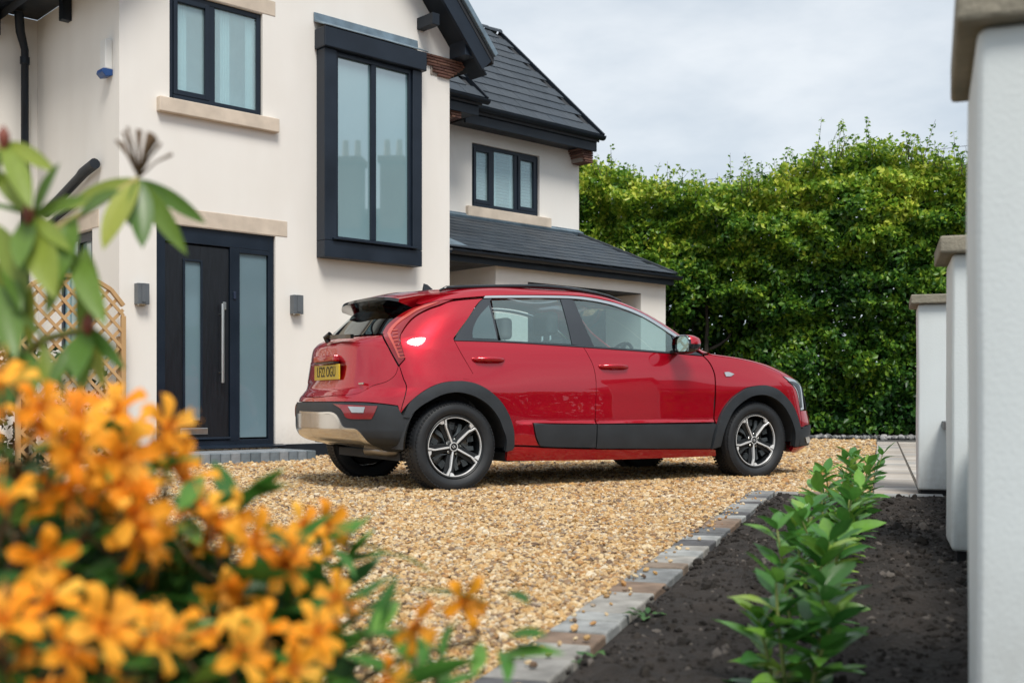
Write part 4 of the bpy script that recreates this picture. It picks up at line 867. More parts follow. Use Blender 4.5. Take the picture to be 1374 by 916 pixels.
bgap = [(783,465.5),(790,478),(796,491),(799.2,507),(800,523.7),(799.6,540),(798.5,560),(796.5,600.7)]
fdoor_front = [(909,474.5),(943,477.8),(950,485),(955,493.4),(958.2,503.8),(958.8,522),(958,542),(957,566)]
belt_r = [(609.5,457),(640,457.7),(668,458.6),(720,461.5),(783,465.8)]
belt_f = [(783,465.8),(820,468.3),(860,471.2),(909,474.8)]
# doors
panel('rear_door', M_red, px=belt_r+bgap[1:-1]+[(797,568.3),(713,567.3),(716,585),(720,595),(724.5,598),(706,597.4),(690,597)]+arcR_out[::-1][1:9]+rdoor_back[::-1][1:-1])
panel('front_door', M_red, px=belt_f+fdoor_front[1:]+[(798.2,568.3)]+bgap[::-1][2:-1])
panel('door_cladding', M_clad, px=[(713,568.2),(797.2,569),(795.5,600),(760,599.4),(725,598.2),(720,595),(716,585)], off=.014, rim=.02, turn=30)
panel('door_cladding', M_clad, px=[(798,569),(957.5,568),(952.5,585),(949,600.8),(796.4,600.8)], off=.014, rim=.02, turn=30)
panel('sill', M_red, px=[(689.5,599),(725,600),(796,602),(875,602),(949,602),(959,603),(960.2,611.2),(870,614.6),(780,617),(679,617.6),(680,606)], off=.004, rim=.03)
# arch trims
panel('wheel_arch_trim', M_clad, px=[(541,559.5)]+arcR_out[1:]+[(686,603)]+arcR_in[:-3]+[(551,561)], off=.022, rim=.035, turn=50, ds=.04)
panel('wheel_arch_trim', M_clad, px=arcF_out+[(1070.5,590),(1069,598)]+arcF_in+[(952,601)], off=.022, rim=.035, turn=50, ds=.04)
# quarter panel and front wing
panel('quarter_panel', M_red, px=[(536,490.5),(543.5,482),(537,454),(541,444),(550,432),(560,423.5),(575.7,415.5),(590,410.5),(608,404),(648,400.2),(628,427),(608.8,453.5)]+rdoor_back+arcR_out[0:5][::-1]+[(545,522),(541,507)], turn=42)
panel('front_wing', M_red, px=[(944,477.5),(952,476),(965,478)]+[(992.8,482),(1022,489.5),(1046,499.5),(1049,504.5),(1058,513),(1068,525.5),(1073.5,550.5),(1075.5,574)]+arcF_out[::-1][0:13]+[(958.5,560),(960,542),(960,522),(959.4,503.8),(956,493),(951,484.5)], turn=42)
# bonnet: everything in front of the screen above the wing line
Cf = lambda z: (float(x0f(z))+pi/2, z); Cr = lambda z: (float(x0r(z))-pi/2, z)
wl = [px2sz(*p) for p in [(950,474.5),(965,478),(992.8,482),(1022,489.5),(1046,499.5),(1049,504.5),(1069.5,511.5)]]
panel('bonnet', M_red, sz=wl+[(wl[-1][0]+.35, .775), Cf(.77)]+[Cf(z) for z in (.80, .86, .92, .97, 1.0)]+[(float(x0f(1.004))+1.1, 1.004), (float(x0f(1.002))+.55, 1.002)], join=True, rim=.01, ds=.06, dz=.02)
# front face: lamp, grille, bumper
hl = [(1049.5,504.5),(1060,507.5),(1069.8,511.5),(1073.5,518),(1075.5,528),(1078,549),(1074,550.5),(1070.5,535),(1067.5,524.5),(1059,513)]
panel('headlamp', M_lampclr, px=hl, off=.004, turn=60, gap=.003)
panel('lamp_bezel', M_gloss, px=[(1056,511.5),(1064,512.5),(1070,516),(1072.5,522),(1075.5,546),(1073.6,547),(1070,528),(1066,519),(1060,514.5)], off=.007, rim=.004, gap=0, turn=60)
hs = [px2sz(*p) for p in hl]; zc = [px2sz(*p) for p in [(1074,551),(1076,574)]]
fb = [px2sz(*p) for p in [(1072,574.5),(1071,598),(1076,599)]]
panel('grille', M_gloss, sz=[(hs[3][0]+.10, .765), Cf(.765), Cf(.66), Cf(.55), (hs[5][0]+.12, .55)], join=True, ds=.06)
panel('front_bumper', M_red, sz=[zc[0], (hs[5][0]+.11, .545), Cf(.545), Cf(.44), (zc[1][0]+.05, .42), zc[1]], join=True, ds=.06)
panel('bumper_cladding', M_clad, sz=[fb[0], zc[1], (zc[1][0]+.05, .415), Cf(.435), Cf(.33), Cf(.25), (fb[1][0]+.1, .25), fb[1]], join=True, off=.010, rim=.03, ds=.06)
panel('front_lip', M_red, px=[(1064,600),(1070,599.5),(1080,597.5),(1083,597)], sz=[Cf(.235), Cf(.19), (px2sz(1065,608)[0], .185)], join=True, off=.0, rim=.03, ds=.06)
panel('fog_lamp_trim', M_chrome, px=[(1078,586),(1083,584),(1084,593),(1080,594)], off=.018, rim=.02)
# glasshouse
panel('pillar_trim', M_satin, px=[(648,400.8),(660,400.3),(657.5,404),(666,440),(668.5,456.8),(640,456),(609.5,455.2),(628,427.5)], off=-.001, gap=.001)
panel('quarter_glass', M_cglass, px=[(655.5,410),(666.5,455),(634,453.6),(634,444),(638,432),(646,420)], off=.003, rim=0, gap=0)
panel('rear_door_glass', M_cglass, px=[(660,402.8),(705,401.6),(751.5,401.8),(760,432),(767,461.6),(720,459),(672.5,456.6),(665,428)], off=-.004, rim=0, gap=0, turn=30)
panel('pillar_trim', M_satin, px=[(752,401.2),(760.5,400.8),(769.8,402.6),(783,434),(796.5,464.6),(783,464.2),(767.6,462),(760.5,432)], off=0, gap=.001, turn=30)
panel('front_door_glass', M_cglass, px=[(770.5,403.2),(790,404.3),(817.6,409.6),(838,416),(860,425.2),(880,436.5),(900,449.5),(903,458),(908,473),(860,469.2),(820,466.3),(797,464.4),(783,433)], off=-.004, rim=0, gap=0, turn=30)
panel('mirror_sail', M_satin, px=[(901,450),(914,458.5),(930,470),(943,477),(909,474),(904,458)], off=.001, gap=.001)
panel('belt_trim', M_satin, px=[(609.5,455.3),(640,456.1),(668,457),(720,459.8),(783,464.2),(820,466.5),(860,469.4),(909,473.4),(909,475),(860,471.4),(820,468.6),(783,466),(720,461.7),(668,458.8),(640,457.8),(609.5,457)], off=.006, rim=.01, gap=0, turn=60)
panel('window_chrome', M_chrome, px=[(648.5,400.4),(650.5,397.6),(705,396.9),(760,397.6),(790,400),(817.6,405.4),(838,411.6),(860,420.6),(880,431.8),(900,444.8),(914,454),(914,458),(900,449),(880,436),(860,424.6),(838,415.4),(817.6,408.8),(790,403.4),(760,400.6),(705,400)], off=.006, rim=.012, gap=0, turn=60)
# roof skin with side bands and windscreen pillars
rb_ = [px2sz(*p) for p in [(560,408),(575.7,406),(607,401),(648,397.4),(705,395.8),(760,396.2),(790,398.6),(817.6,404),(838,410.2),(860,419.2),(880,430.4),(900,443.4),(914,452.6),(930,464),(943,473.5)]]
wsb = [(float(x0f(z))+f_, z) for z, f_ in ((1.02, .62), (1.08, .58), (1.16, .56), (1.25, .56), (1.34, .62), (1.38, .80))]
panel('roof', M_red, sz=rb_+[(float(x0f(1.01))+.55, 1.01)]+wsb+[Cf(1.40)]+[Cf(z) for z in (1.44, 1.47, 1.49, 1.4965)]+[Cr(1.4965), Cr(1.48), Cr(1.45), Cr(1.42), Cr(1.385), (rb_[0][0]-.25, 1.36)], join=True, rim=.01, ds=.06, dz=.02)
panel('windscreen', M_cglass, sz=[(a+.01, z) for a, z in wsb]+[Cf(1.395)]+[Cf(z) for z in (1.34, 1.25, 1.16, 1.08, 1.012)]+[(float(x0f(1.012))+.65, 1.012)], join=True, rim=0, off=-.004, ds=.06, dz=.03)
# rear: boomerang lamp, tailgate, glass, bumper
lampo = [(608,402.4),(590,404.2),(575.7,407),(560,411.5),(545,418),(531,427),(520,436.5),(513.5,447),(519,460),(527,475),(535.5,489.8),(543.2,481.5),(540,467),(536.6,453.5),(541,443),(549.6,431),(560,422.5),(575.7,414.3),(590,409.3)]
panel('tail_lamp', M_lampred, px=lampo, off=.006, rim=.03, turn=46)
panel('lamp_stripe', M_lampamb, px=[(590,406),(575.7,409),(560,414.5),(545,423),(533,432),(524,441),(520,448),(527,462),(535.5,481),(537.5,480),(530.5,463),(524.5,449),(529,441),(537,433),(548,425.5),(561,417.5),(576,411.5)], off=.010, rim=.008, turn=50, gap=0)
for k in range(9):
    f_ = k/8; a = (529+5*f_ if f_ > .5 else 525+ (1-f_)*6, 441+f_*38)
    x0_, y0_ = 527+f_*10-(4*(1-abs(2*f_-1))), 444+f_*36
    panel('lamp_rib', M_lampamb, px=[(x0_, y0_), (x0_+7, y0_-1.2), (x0_+7, y0_-.1), (x0_, y0_+1.1)], off=.010, rim=.006, gap=0, turn=10)
tg = [px2sz(*p) for p in [(513,449.5),(518.5,462),(526.5,477),(534.5,491.5),(530,503),(518,512),(500,517.5),(482,527),(462,530)]]
rg_ = [px2sz(*p) for p in [(531,428.5),(521,437.5),(514,447.5)]]
zb = tg[0][1]; zt = tg[-1][1]
tgo = panel('tailgate', M_red, sz=[Cr(zb-.002), (tg[0][0]-.3, zb-.001)]+tg+[Cr(zt-.012)]+[Cr(z) for z in (.75, .85, .95)], join=True, ds=.05, dz=.03, off=lambda x, y, z: -.05*np.exp(-((z-.835)/.095)**4-(y/.40)**6))
panel('rear_window', M_cglass_r, sz=[Cr(1.36), (rg_[0][0]-.4, 1.33)]+rg_+[(rg_[-1][0]-.3, zb+.012), Cr(zb+.012), Cr(1.15), Cr(1.25)], join=True, rim=0, off=-.002)
qb = [px2sz(*p) for p in [(536,491.5),(540.5,507),(544.5,522),(536.8,554),(533.7,544),(505,540.5),(470,538.8)]]
panel('rear_bumper', M_red, sz=[Cr(zt-.016)]+tg[::-1][0:6]+qb+[Cr(qb[-1][1])], join=True, ds=.05, dz=.03, off=.002)
bl_ = [px2sz(*p) for p in [(470,539.6),(505,541.4),(533.5,544.6),(539.5,556),(552,560),(548,572),(545.5,582),(543.7,600),(535,604),(516,602.5),(497,594),(480.2,578.2),(462,574.4),(451,556)]]
panel('bumper_cladding', M_clad, sz=[Cr(bl_[0][1])]+bl_+[Cr(bl_[-1][1]+.004)], join=True, off=.014, rim=.03, ds=.05, dz=.03)
sk = [px2sz(*p) for p in [(451,555.2),(462,573.4),(480.2,577.4),(497,593.3),(515.4,601.7)]]
panel('skid_plate', M_skid, sz=[Cr(sk[0][1]+.004)]+sk+[(sk[-1][0]-.35, .30), Cr(.315), Cr(.36), Cr(.42)], join=True, off=.012, rim=.03, ds=.05, dz=.02)
panel('skid_edge', M_chrome, px=[(405,551.3),(430,552.6),(451.5,554),(463,572),(481,576),(498,592),(515.4,600.5),(514,602.6),(496,594.6),(479.6,578.6),(461.4,574.8),(450,556.6),(430,555.2),(405,553.9)], off=.018, rim=.012, gap=0, turn=50, sides='near')
panel('bumper_lamp', M_lampred, px=[(449.6,542.4),(507.7,544.8),(504,554),(500,562),(469.5,561),(463,553),(458.8,547.8)], off=.019, rim=.02, gap=0)
panel('reverse_lens', M_lampclr, px=[(470,545.6),(492,546.4),(490,553.5),(475,553.2)], off=.024, rim=.01, gap=0)
# number plate, recessed in the tailgate, with its lettering; handle moulding and wiper
M_yel = mat('yellow_reflective_plate', (.62, .44, .03), .35, var=.04)
xp = -.612
pl = MB().box(xp-.012, xp, -.26, .26, .775, .886).build('number_plate', M_yel, car, bevel=.004)
cu = bpy.data.curves.new('plate_text', 'FONT'); cu.body = 'LF22 OGU'; cu.size = .105; cu.align_x = 'CENTER'; cu.align_y = 'CENTER'; cu.extrude = .0008; cu.space_character = 1.02
to = bpy.data.objects.new('tmp', cu); COL.objects.link(to); bpy.context.view_layer.update(); tme = bpy.data.meshes.new_from_object(to.evaluated_get(bpy.context.evaluated_depsgraph_get())); bpy.data.objects.remove(to)
# text faces backwards (towards -x); reading left to right runs from the car's left (+y) to its right
obj('plate_lettering', tme, mat('plate_black', (.01, .01, .01), .5), pl, Matrix.Translation((xp-.0135, 0, .831)) @ Matrix(((0, 0, -1, 0), (-1, 0, 0, 0), (0, 1, 0, 0), (0, 0, 0, 1))) @ Matrix.Diagonal((.82, 1, 1, 1)))
MB().box(xp-.035, xp+.02, -.22, .22, .905, .955).build('handle_moulding', M_red, tgo, bevel=.012)
MB().box(xp-.030, xp+.01, -.20, .20, .893, .904).build('handle_recess', M_gloss, tgo)
MB().box(-.585, -.575, -.62, -.54, .735, .748).build('badge', M_chrome, tgo, bevel=.002)
MB().tube([(-.60, .02, 1.055), (-.62, .02, 1.085), (-.60, -.02, 1.11)], .022, 8).bar((-.60, .02, 1.09), (-.585, -.42, 1.075), .025, .03).build('rear_wiper', M_gloss, car, smooth=True, angle=40)
# spoiler
vs = []; n = 16
for i in range(n+1):
    y = -.60+1.20*i/n; c = abs(y)/.60; k = 1-.16*c**3
    vs += [(.10+.10*c*c, y, 1.452-.018*c**2-.03*c**6), (-.20+.05*c**2, y*.985, 1.418-.02*c*c-.03*c**6), (-.385+.10*c**3, y*.93, 1.372-.012*c*c-.02*c**6), (-.39+.10*c**3, y*.925, 1.352-.012*c*c-.02*c**6), (-.20+.05*c*c, y*.90, 1.285-.01*c*c), (.05, y*.9, 1.30)]
fs = []; ms = []
for i in range(n):
    for j in range(5): fs.append((i*6+j, (i+1)*6+j, (i+1)*6+j+1, i*6+j+1)); ms.append(0 if j < 2 else 1)
fs += [tuple(range(6)), tuple(n*6+j for j in range(6))]; ms += [0, 0]
sp = MB(); sp.v = vs; sp.f = fs; sp.m = ms; sp.build('spoiler', [M_red, M_gloss], car, smooth=True, angle=35)
# roof rails, aerial fin
def un(px, py, yr):
    r = np.array([(px-CX)/FPX, 1.0]); Y = (yr+CO@CN)/(r@CN); P = r*Y-CO; return float(P@CU), float(CAMH-(py-HY)*Y/FPX)
rl = [un(*p, .545) for p in [(590,388.5),(599,384.6),(620,383.6),(647,383),(680,382.6),(713,382.4),(735,383.3),(756.5,385.2),(778,388.3),(800,392.2),(818,397),(833,402.5)]]
for sg in (-1, 1): MB().tube([(x, sg*.545, z-.008) for x, z in rl], [.010]+[.015]*10+[.010], 8).build('roof_rail', M_gloss, car, smooth=True)
fx, fz = un(580, 391, 0)
MB().add([(fx-.075, 0, fz+.06), (fx-.045, .012, fz+.05), (fx-.045, -.012, fz+.05), (fx-.09, .03, fz-.07), (fx-.09, -.03, fz-.07), (fx+.12, 0, fz-.07), (fx-.085, 0, fz+.0)], [(0, 1, 5), (0, 5, 2), (1, 3, 5), (2, 5, 4), (0, 2, 4, 6), (0, 6, 3, 1), (6, 4, 3), (3, 4, 5)]).build('aerial_fin', M_gloss, car, bevel=.002)
# handles
for (xa, xb, zz) in ((px2sz(634, 481)[0], px2sz(676, 482)[0], px2sz(655, 482)[1]), (px2sz(804, 491)[0], px2sz(842, 492)[0], px2sz(823, 491.5)[1])):
    for sg in (-1, 1):
        y = float(Bm(xa+.1, zz)[1])+.022; v = [(xa, sg*(y-.026), zz-.004), (xa+.03, sg*(y), zz), (xa+(xb-xa)*.5, sg*(y+.010), zz+.002), (xb-.03, sg*(y+.002), zz), (xb, sg*(y-.026), zz-.004)]
        m = MB().tube(v, [.012, .017, .018, .017, .012], 10); h_ = m.build('door_handle', M_red, car, smooth=True)
        MB().lathe([(-.004, .001), (0, .034), (.003, .038)], 16, 'y', (xa+(xb-xa)*.55, sg*(y-.019), zz-.020)).build('handle_cup', M_red, h_, smooth=True)
# door mirrors
for sg in (-1, 1):
    Y0 = sg*.86; m = MB(); rings = []
    for i, (x, ry, rz, cx_) in enumerate([(1.845, .085, .062, 0), (1.862, .10, .073, 0), (1.92, .10, .072, 0), (1.975, .075, .055, .005), (2.01, .035, .03, .01), (2.02, .002, .002, .01)]):
        ring = []
        for k in range(20):
            t = 2*pi*k/20; ring.append((x+.012*cos(t), sg*(1.00+ry*abs(cos(t))**.7*(1 if cos(t) > 0 else -1)), 1.055+cx_+rz*abs(sin(t))**.7*(1 if sin(t) > 0 else -1)))
        rings.append(ring)
    for r_ in rings: m.v += r_
    for i in range(5):
        for k in range(20):
            m.f.append((i*20+k, i*20+(k+1) % 20, (i+1)*20+(k+1) % 20, (i+1)*20+k)); m.m.append(1 if (k >= 10 or i == 0) else 0)
    mo = m.build('door_mirror', [M_red, M_gloss], car, smooth=True, angle=50)
    MB().prism([(1.858, sg*.925, 1.00), (1.858, sg*1.085, 1.00), (1.858, sg*1.09, 1.06), (1.858, sg*1.075, 1.115), (1.858, sg*.925, 1.115)], (.004, 0, 0)).build('mirror_glass', mat('mirror_silver', (.85, .9, .9), .02, metal=1, var=.01), mo)
    MB().bar((1.91, sg*.83, 1.00), (1.93, sg*.95, 1.02), .08, .03).build('mirror_arm', M_gloss, mo, bevel=.006)
# side repeater
panel('side_repeater', M_lampclr, px=[(971,499.5),(977,499.2),(984,502),(979,504.8),(973,505)], off=.008, rim=.01, gap=0)
# inner structure: dark tub behind the skin, arch liners, floor
def arc_pts(cx_, r, z0, a0, a1, n=12): return [(cx_+r*cos(a0+(a1-a0)*k/n), z0+r*sin(a0+(a1-a0)*k/n)) for k in range(n+1)]
tubp = [(-.42, .22)]+[(-.42, .30)]+arc_pts(0, .415, .30, pi, 0)+[(.415, .20)]+[(2.30, .20)]+arc_pts(2.72, .415, .30, pi, 0)+[(3.14, .24), (3.55, .24), (3.50, .74), (2.9, .86), (2.35, .955), (1.95, .965), (1.0, .985), (.0, 1.01), (-.40, 1.02), (-.75, .9)]
tb = panel('body_frame', M_int, sz=tubp, off=-.026, rim=0, gap=0, turn=25, join=True, ds=.08, dz=.07)
for sg in (-1, 1):
    for cx_ in (0, 2.72):
        m = MB(); m.lathe([(sg*.62, .40), (sg*.885, .40)], 24, 'y', (cx_, 0, .30), -.02, pi+.02); m.lathe([(sg*.62, .02), (sg*.62, .40)], 24, 'y', (cx_, 0, .30), -.02, pi+.02); m.build('arch_liner', M_int, car, smooth=True)
MB().box(-.30, 3.30, -.60, .60, .20, .26).box(.42, 2.28, -.84, .84, .19, .25).build('floor_pan', M_int, car)
MB().tube([(-.42, -.30, .27), (-.36, -.52, .27), (-.2, -.55, .27)], .04, 10).build('exhaust_box', M_disc, car, smooth=True)
# seats, dashboard, steering wheel
def seat(x, y, w, bench=False):
    m = MB(); s_ = MB()
    s_.box(x-.05, x+.48, y-w/2, y+w/2, .42, .58)
    s_.prism([(x-.08, y-w/2, .55), (x+.08, y-w/2, .55), (x-.06, y-w/2, 1.10), (x-.16, y-w/2, 1.10)], (0, w, 0))
    o = s_.build('seat', M_seat, car, bevel=.04, seg=3)
    for yy in ((y,) if not bench else (y-.40, y+.40)):
        MB().box(x-.20, x-.10, yy-.13, yy+.13, 1.13, 1.31).build('headrest', M_seat, o, bevel=.035, seg=3); MB().tube([(x-.14, yy-.06, 1.07), (x-.14, yy-.06, 1.14)], .008, 6).tube([(x-.14, yy+.06, 1.07), (x-.14, yy+.06, 1.14)], .008, 6).build('headrest_post', M_chrome, o)
seat(1.18, -.36, .50); seat(1.18, .36, .50); seat(.30, 0, 1.25, True)
MB().prism([(2.28, -.72, .55), (1.88, -.72, .60), (1.86, -.72, .93), (1.96, -.72, .985), (2.34, -.72, .99)], (0, 1.44, 0)).build('dashboard', M_int, car, bevel=.02)
sw = MB(); c_ = Vector((1.70, -.36, .93)); t_ = Euler((0, radians(-62), 0)).to_matrix()
sw.tube([c_+t_ @ Vector((.18*cos(2*pi*k/28), .18*sin(2*pi*k/28), 0)) for k in range(29)], .014, 8); sw.tube([c_+t_ @ Vector((-.17, 0, 0)), c_, c_+t_ @ Vector((.17, 0, 0))], .02, 8); sw.tube([c_, c_+Vector((.25, 0, -.05))], .03, 8); sw.build('steering_wheel', M_int, car, smooth=True)

# wheels
def make_wheel(name='wheel'):
    R, ri = .318, .226
    w = MB().lathe([(.080, ri-.014), (.093, ri-.006), (.096, ri-.010), (.088, ri-.020), (.05, ri-.026), (-.08, ri-.03)], 64, 'y').build(name, M_wheelblk, car, smooth=True, angle=50)
    # carcass profile: axial measured outwards (y), outer face at +.105
    pr = [(-.085, ri-.012), (-.098, ri+.01), (-.107, ri+.05), (-.100, R-.022), (-.088, R-.008), (-.070, R), (.070, R), (.088, R-.008), (.100, R-.022), (.108, R-.052), (.106, ri+.03), (.100, ri+.010), (.088, ri-.004), (.080, ri-.014)]
    MB().lathe(pr, 72, 'y').build('tyre', M_tyre, w, smooth=True, angle=50)
    tb_ = MB()
    for k in range(72):                                # shoulder blocks
        a = 2*pi*k/72
        for (y0, y1, da) in ((.040, .103, .0), (.002, .036, .02), (-.036, -.002, 0), (-.1, -.04, .02)):
            q = []
            for yy, aa, rr in ((y0, a+da, R+.006), (y1, a+da+.02, R+.005 if y1 < .1 else R-.014), (y1, a+da+.075, R+.005 if y1 < .1 else R-.014), (y0, a+da+.055, R+.006)): q.append((rr*cos(aa), yy, rr*sin(aa)))
            b_ = [(x*.975, y, z*.975) for x, y, z in q]; tb_.add(q+b_, [(0, 1, 2, 3), (0, 4, 5, 1), (1, 5, 6, 2), (2, 6, 7, 3), (3, 7, 4, 0)])
    tb_.build('tread', M_tyre, w)['kind'] = 'stuff'
    # dark inner web with openings suggested by five deep spokes
    MB().lathe([(-.02, .155), (-.015, .05), (-.02, .02)], 40, 'y').build('brake_disc', M_disc, w, smooth=True)
    MB().lathe([(-.05, ri-.03), (-.05, .02)], 40, 'y').build('wheel_back', M_dark, w)
    hub = MB().lathe([(.0, .07), (.045, .066), (.062, .05), (.066, .036), (.066, .001)], 32, 'y').build('hub', M_wheelblk, w, smooth=True, angle=40)
    MB().lathe([(.064, .033), (.070, .031), (.070, .026), (.067, .026)], 32, 'y').build('hub_ring', M_alloy, w, smooth=True, angle=40)
    MB().bar((-.016, .0675, -.006), (.004, .0675, .012), .003, .004, (0, 1, 0)).bar((.002, .0675, -.010), (.016, .0675, .008), .003, .004, (0, 1, 0)).bar((-.008, .0675, .010), (-.002, .0675, -.008), .003, .004, (0, 1, 0)).build('emblem', M_alloy, w)
    for k in range(5):
        a = 2*pi*k/5+radians(65); ca, sa = cos(a), sin(a)
        P = lambda r, d, y=.072: (r*ca-d*sa, y, r*sa+d*ca)         # r outwards, d sideways
        # machined spoke: thin bar that forks into a rim segment
        sp_ = MB(); ro = ri-.012
        sp_.prism([P(.034, -.0065, .068), P(.150, -.005, .082), P(.172, -.002, .085), P(.172, .006, .085), P(.150, .005, .082), P(.034, .0065, .068)], (0, -.022, 0))
        # fork: arc along the rim from the spoke end, one side, plus flared patch on the other
        q = []
        for t in np.linspace(.06, 1.19, 15): q.append((ro*cos(a+t), .088, ro*sin(a+t)))
        q2 = [((ro-.014)*cos(a+t), .088, (ro-.014)*sin(a+t)) for t in np.linspace(1.19, .10, 15)]
        sp_.prism(q+q2, (0, -.018, 0))
        sp_.prism([P(.150, .0062, .082), P(.152, -.002, .082), ((ro-.004)*cos(a+.045), .087, (ro-.004)*sin(a+.045)), ((ro-.012)*cos(a+.115), .086, (ro-.012)*sin(a+.115))], (0, -.018, 0))
        q = [((ro)*cos(a-t), .088, (ro)*sin(a-t)) for t in (.0, .07, .14, .20)]+[((ro-.012)*cos(a-.19), .086, (ro-.012)*sin(a-.19)), ((ro-.030)*cos(a-.13), .083, (ro-.030)*sin(a-.13)), ((ro-.036)*cos(a-.02), .083, (ro-.036)*sin(a-.02))]
        sp_.prism(q, (0, -.02, 0)); sp_.build('spoke', M_alloy, w, bevel=.0012, seg=1)
        bk = MB(); bk.prism([P(.04, -.030, .050), P(.195, -.040, .058), P(.200, .040, .058), P(.04, .030, .050)], (0, -.03, 0)); bk.build('spoke_web', M_wheelblk, w, bevel=.004)
        a2 = a+pi/5; P2 = lambda r, d, y: (r*cos(a2)-d*sin(a2), y, r*sin(a2)+d*cos(a2))
        v_ = MB(); v_.prism([P2(.06, -.012, .055), P2(.115, .045, .045), P2(.165, .050, .040), P2(.165, .020, .040), P2(.10, .012, .050)], (0, -.02, 0)); v_.build('aero_blade', mat('grey_wheel_insert', (.045, .055, .062), .45, var=.1) if k == 0 and 'grey_wheel_insert' not in bpy.data.materials else bpy.data.materials['grey_wheel_insert'], w, bevel=.003)
        pd = MB()
        for j in range(5): r0 = .118+j*.010; pd.prism([P2(r0, -.055, .048), P2(r0+.006, -.055, .048), P2(r0+.006, -.015, .048), P2(r0, -.015, .048)], (0, -.02, 0))
        pd.build('aero_rib', bpy.data.materials['grey_wheel_insert'], w)
        MB().lathe([(.050, .009), (.060, .009), (.063, .006), (.063, .001)], 10, 'y', (.052*cos(a2), 0, .052*sin(a2))).build('wheel_nut', M_chrome, w, smooth=True, angle=40)
    return w
w0 = make_wheel()
def put_wheel(w, x, side, rot):
    w.matrix_local = Matrix.Translation((x, side*.778, .304)) @ (Matrix.Rotation(pi, 4, 'Z') if side < 0 else Matrix.Identity(4)) @ Matrix.Rotation(rot, 4, 'Y')
put_wheel(w0, 0, -1, 0.0)
for x, sd_, r_ in ((2.72, -1, .12), (0, 1, .7), (2.72, 1, 1.1)):
    c = w0.copy(); COL.objects.link(c); c.parent = car
    for ch in list(w0.children):
        d = ch.copy(); COL.objects.link(d); d.parent = c
        for g_ in ch.children: e_ = g_.copy(); COL.objects.link(e_); e_.parent = d
    put_wheel(c, x, sd_, r_)
# ------------------------------------------------------------------ plants
def leaf_mesh(name, L, W, n=6, fold=.25, droop=.25, tipw=.35, tint=.5, wave=0.0):
    """leaf along +y, upper face +z, midrib groove"""
    V, F = [], []
    for i in range(n+1):
        t = i/n; w = W/2*(math.sin(pi*t**(1-.25*tipw)))**.8 if 0 < t < 1 else .0008; y = L*t; z = -droop*L*t*t
        up = w*fold; wv = wave*W*math.sin(t*9)
        V += [(-w, y, z+up+wv), (-w*.5, y, z+up*.42), (0, y, z), (w*.5, y, z+up*.42), (w, y, z+up-wv)]
    for i in range(n):
        for j in range(4): a = i*5+j; F.append((a, a+1, a+6, a+5))
    me = bpy.data.meshes.new(name); me.from_pydata(V, [], F); me.polygons.foreach_set('use_smooth', [True]*len(F)); return me
def aim(p, d, up=(0, 0, 1), s=1.0, roll=0.0):
    d = Vector(d).normalized(); up = Vector(up); x = d.cross(up)
    if x.length < 1e-3: x = d.cross(Vector((1, 0, 0)))
    x.normalize(); z = x.cross(d).normalized()
    M = Matrix.Identity(4); M.col[0].xyz = x; M.col[1].xyz = d; M.col[2].xyz = z
    if roll: M = M @ Matrix.Rotation(roll, 4, 'Y')
    M = M @ Matrix.Diagonal((s, s, s, 1)); M.translation = Vector(p); return M

# young cherry laurels along the bed
M_laurel = leafmat('laurel_leaf', [(0, (.045, .16, .032)), (.5, (.10, .28, .045)), (.85, (.20, .40, .06)), (1, (.34, .48, .08))], .26, .30, objrand=True, spec=.6)
M_lstem = mat('green_stem', (.22, .25, .07), .6, var=.2)
LL = [leaf_mesh('leaf', .115, .046, 7, .28, d, wave=.04) for d in (.10, .22, .38)]
def laurel(p, h, spread, label, nst=3):
    o = tag(empty('laurel_plant', p), label, 'plant', 'young laurels planted along the bed')
    for s_ in range(nst):
        a0 = random.uniform(0, 6.28); q = Vector((cos(a0)*.03, sin(a0)*.03, -.03)); v = Vector((cos(a0)*.28*spread, sin(a0)*.28*spread, 1)).normalized(); pts_ = [q.copy()]; hh = h*random.uniform(.72, 1.05); k = 9
        for i in range(k): q = q+v*(hh/k); v = (v+Vector((random.gauss(0, .07), random.gauss(0, .07), .05))).normalized(); pts_.append(q.copy())
        MB().tube(pts_, [.006-.0004*i for i in range(k+1)], 6).build('stem', M_lstem, o, smooth=True)
        an = random.uniform(0, 6.28)
        for i in range(2, k+1):
            for r_ in range(2 if i < k else 3):
                an += 2.4+random.gauss(0, .25); up_ = .35+.75*(i/k)**2+random.gauss(0, .18); d = Vector((cos(an), sin(an), up_))
                obj('leaf', random.choice(LL), M_laurel, o, aim(pts_[i], d, s=random.uniform(.72, 1.12)*(.8 if i == k else 1), roll=random.gauss(0, .35)))
    return o
bed = lambda t, a: kN+D*t+E*a
for t_, a_, h_, sp_, lab, ns in ((.10, .65, .26, .8, 'young laurel at the open end of the row, next to the foremost pier', 4), (.68, .64, .31, .9, 'young laurel with a leaning shoot, second in the row from the open end', 4), (1.35, .64, .34, .9, 'tall young laurel with glossy spreading leaves, third in the row', 4),
        (2.05, .66, .33, .8, 'young laurel level with the middle pier, fourth in the row', 4), (2.75, .67, .34, .7, 'bushy young laurel just past the middle pier', 4), (3.45, .70, .36, .7, 'young laurel next to last before the paving', 3), (4.15, .72, .38, .6, 'young laurel nearest the block paving at the end of the row', 3)):
    p = bed(t_, a_); laurel((p.x, p.y, 0), h_, sp_, lab, ns)
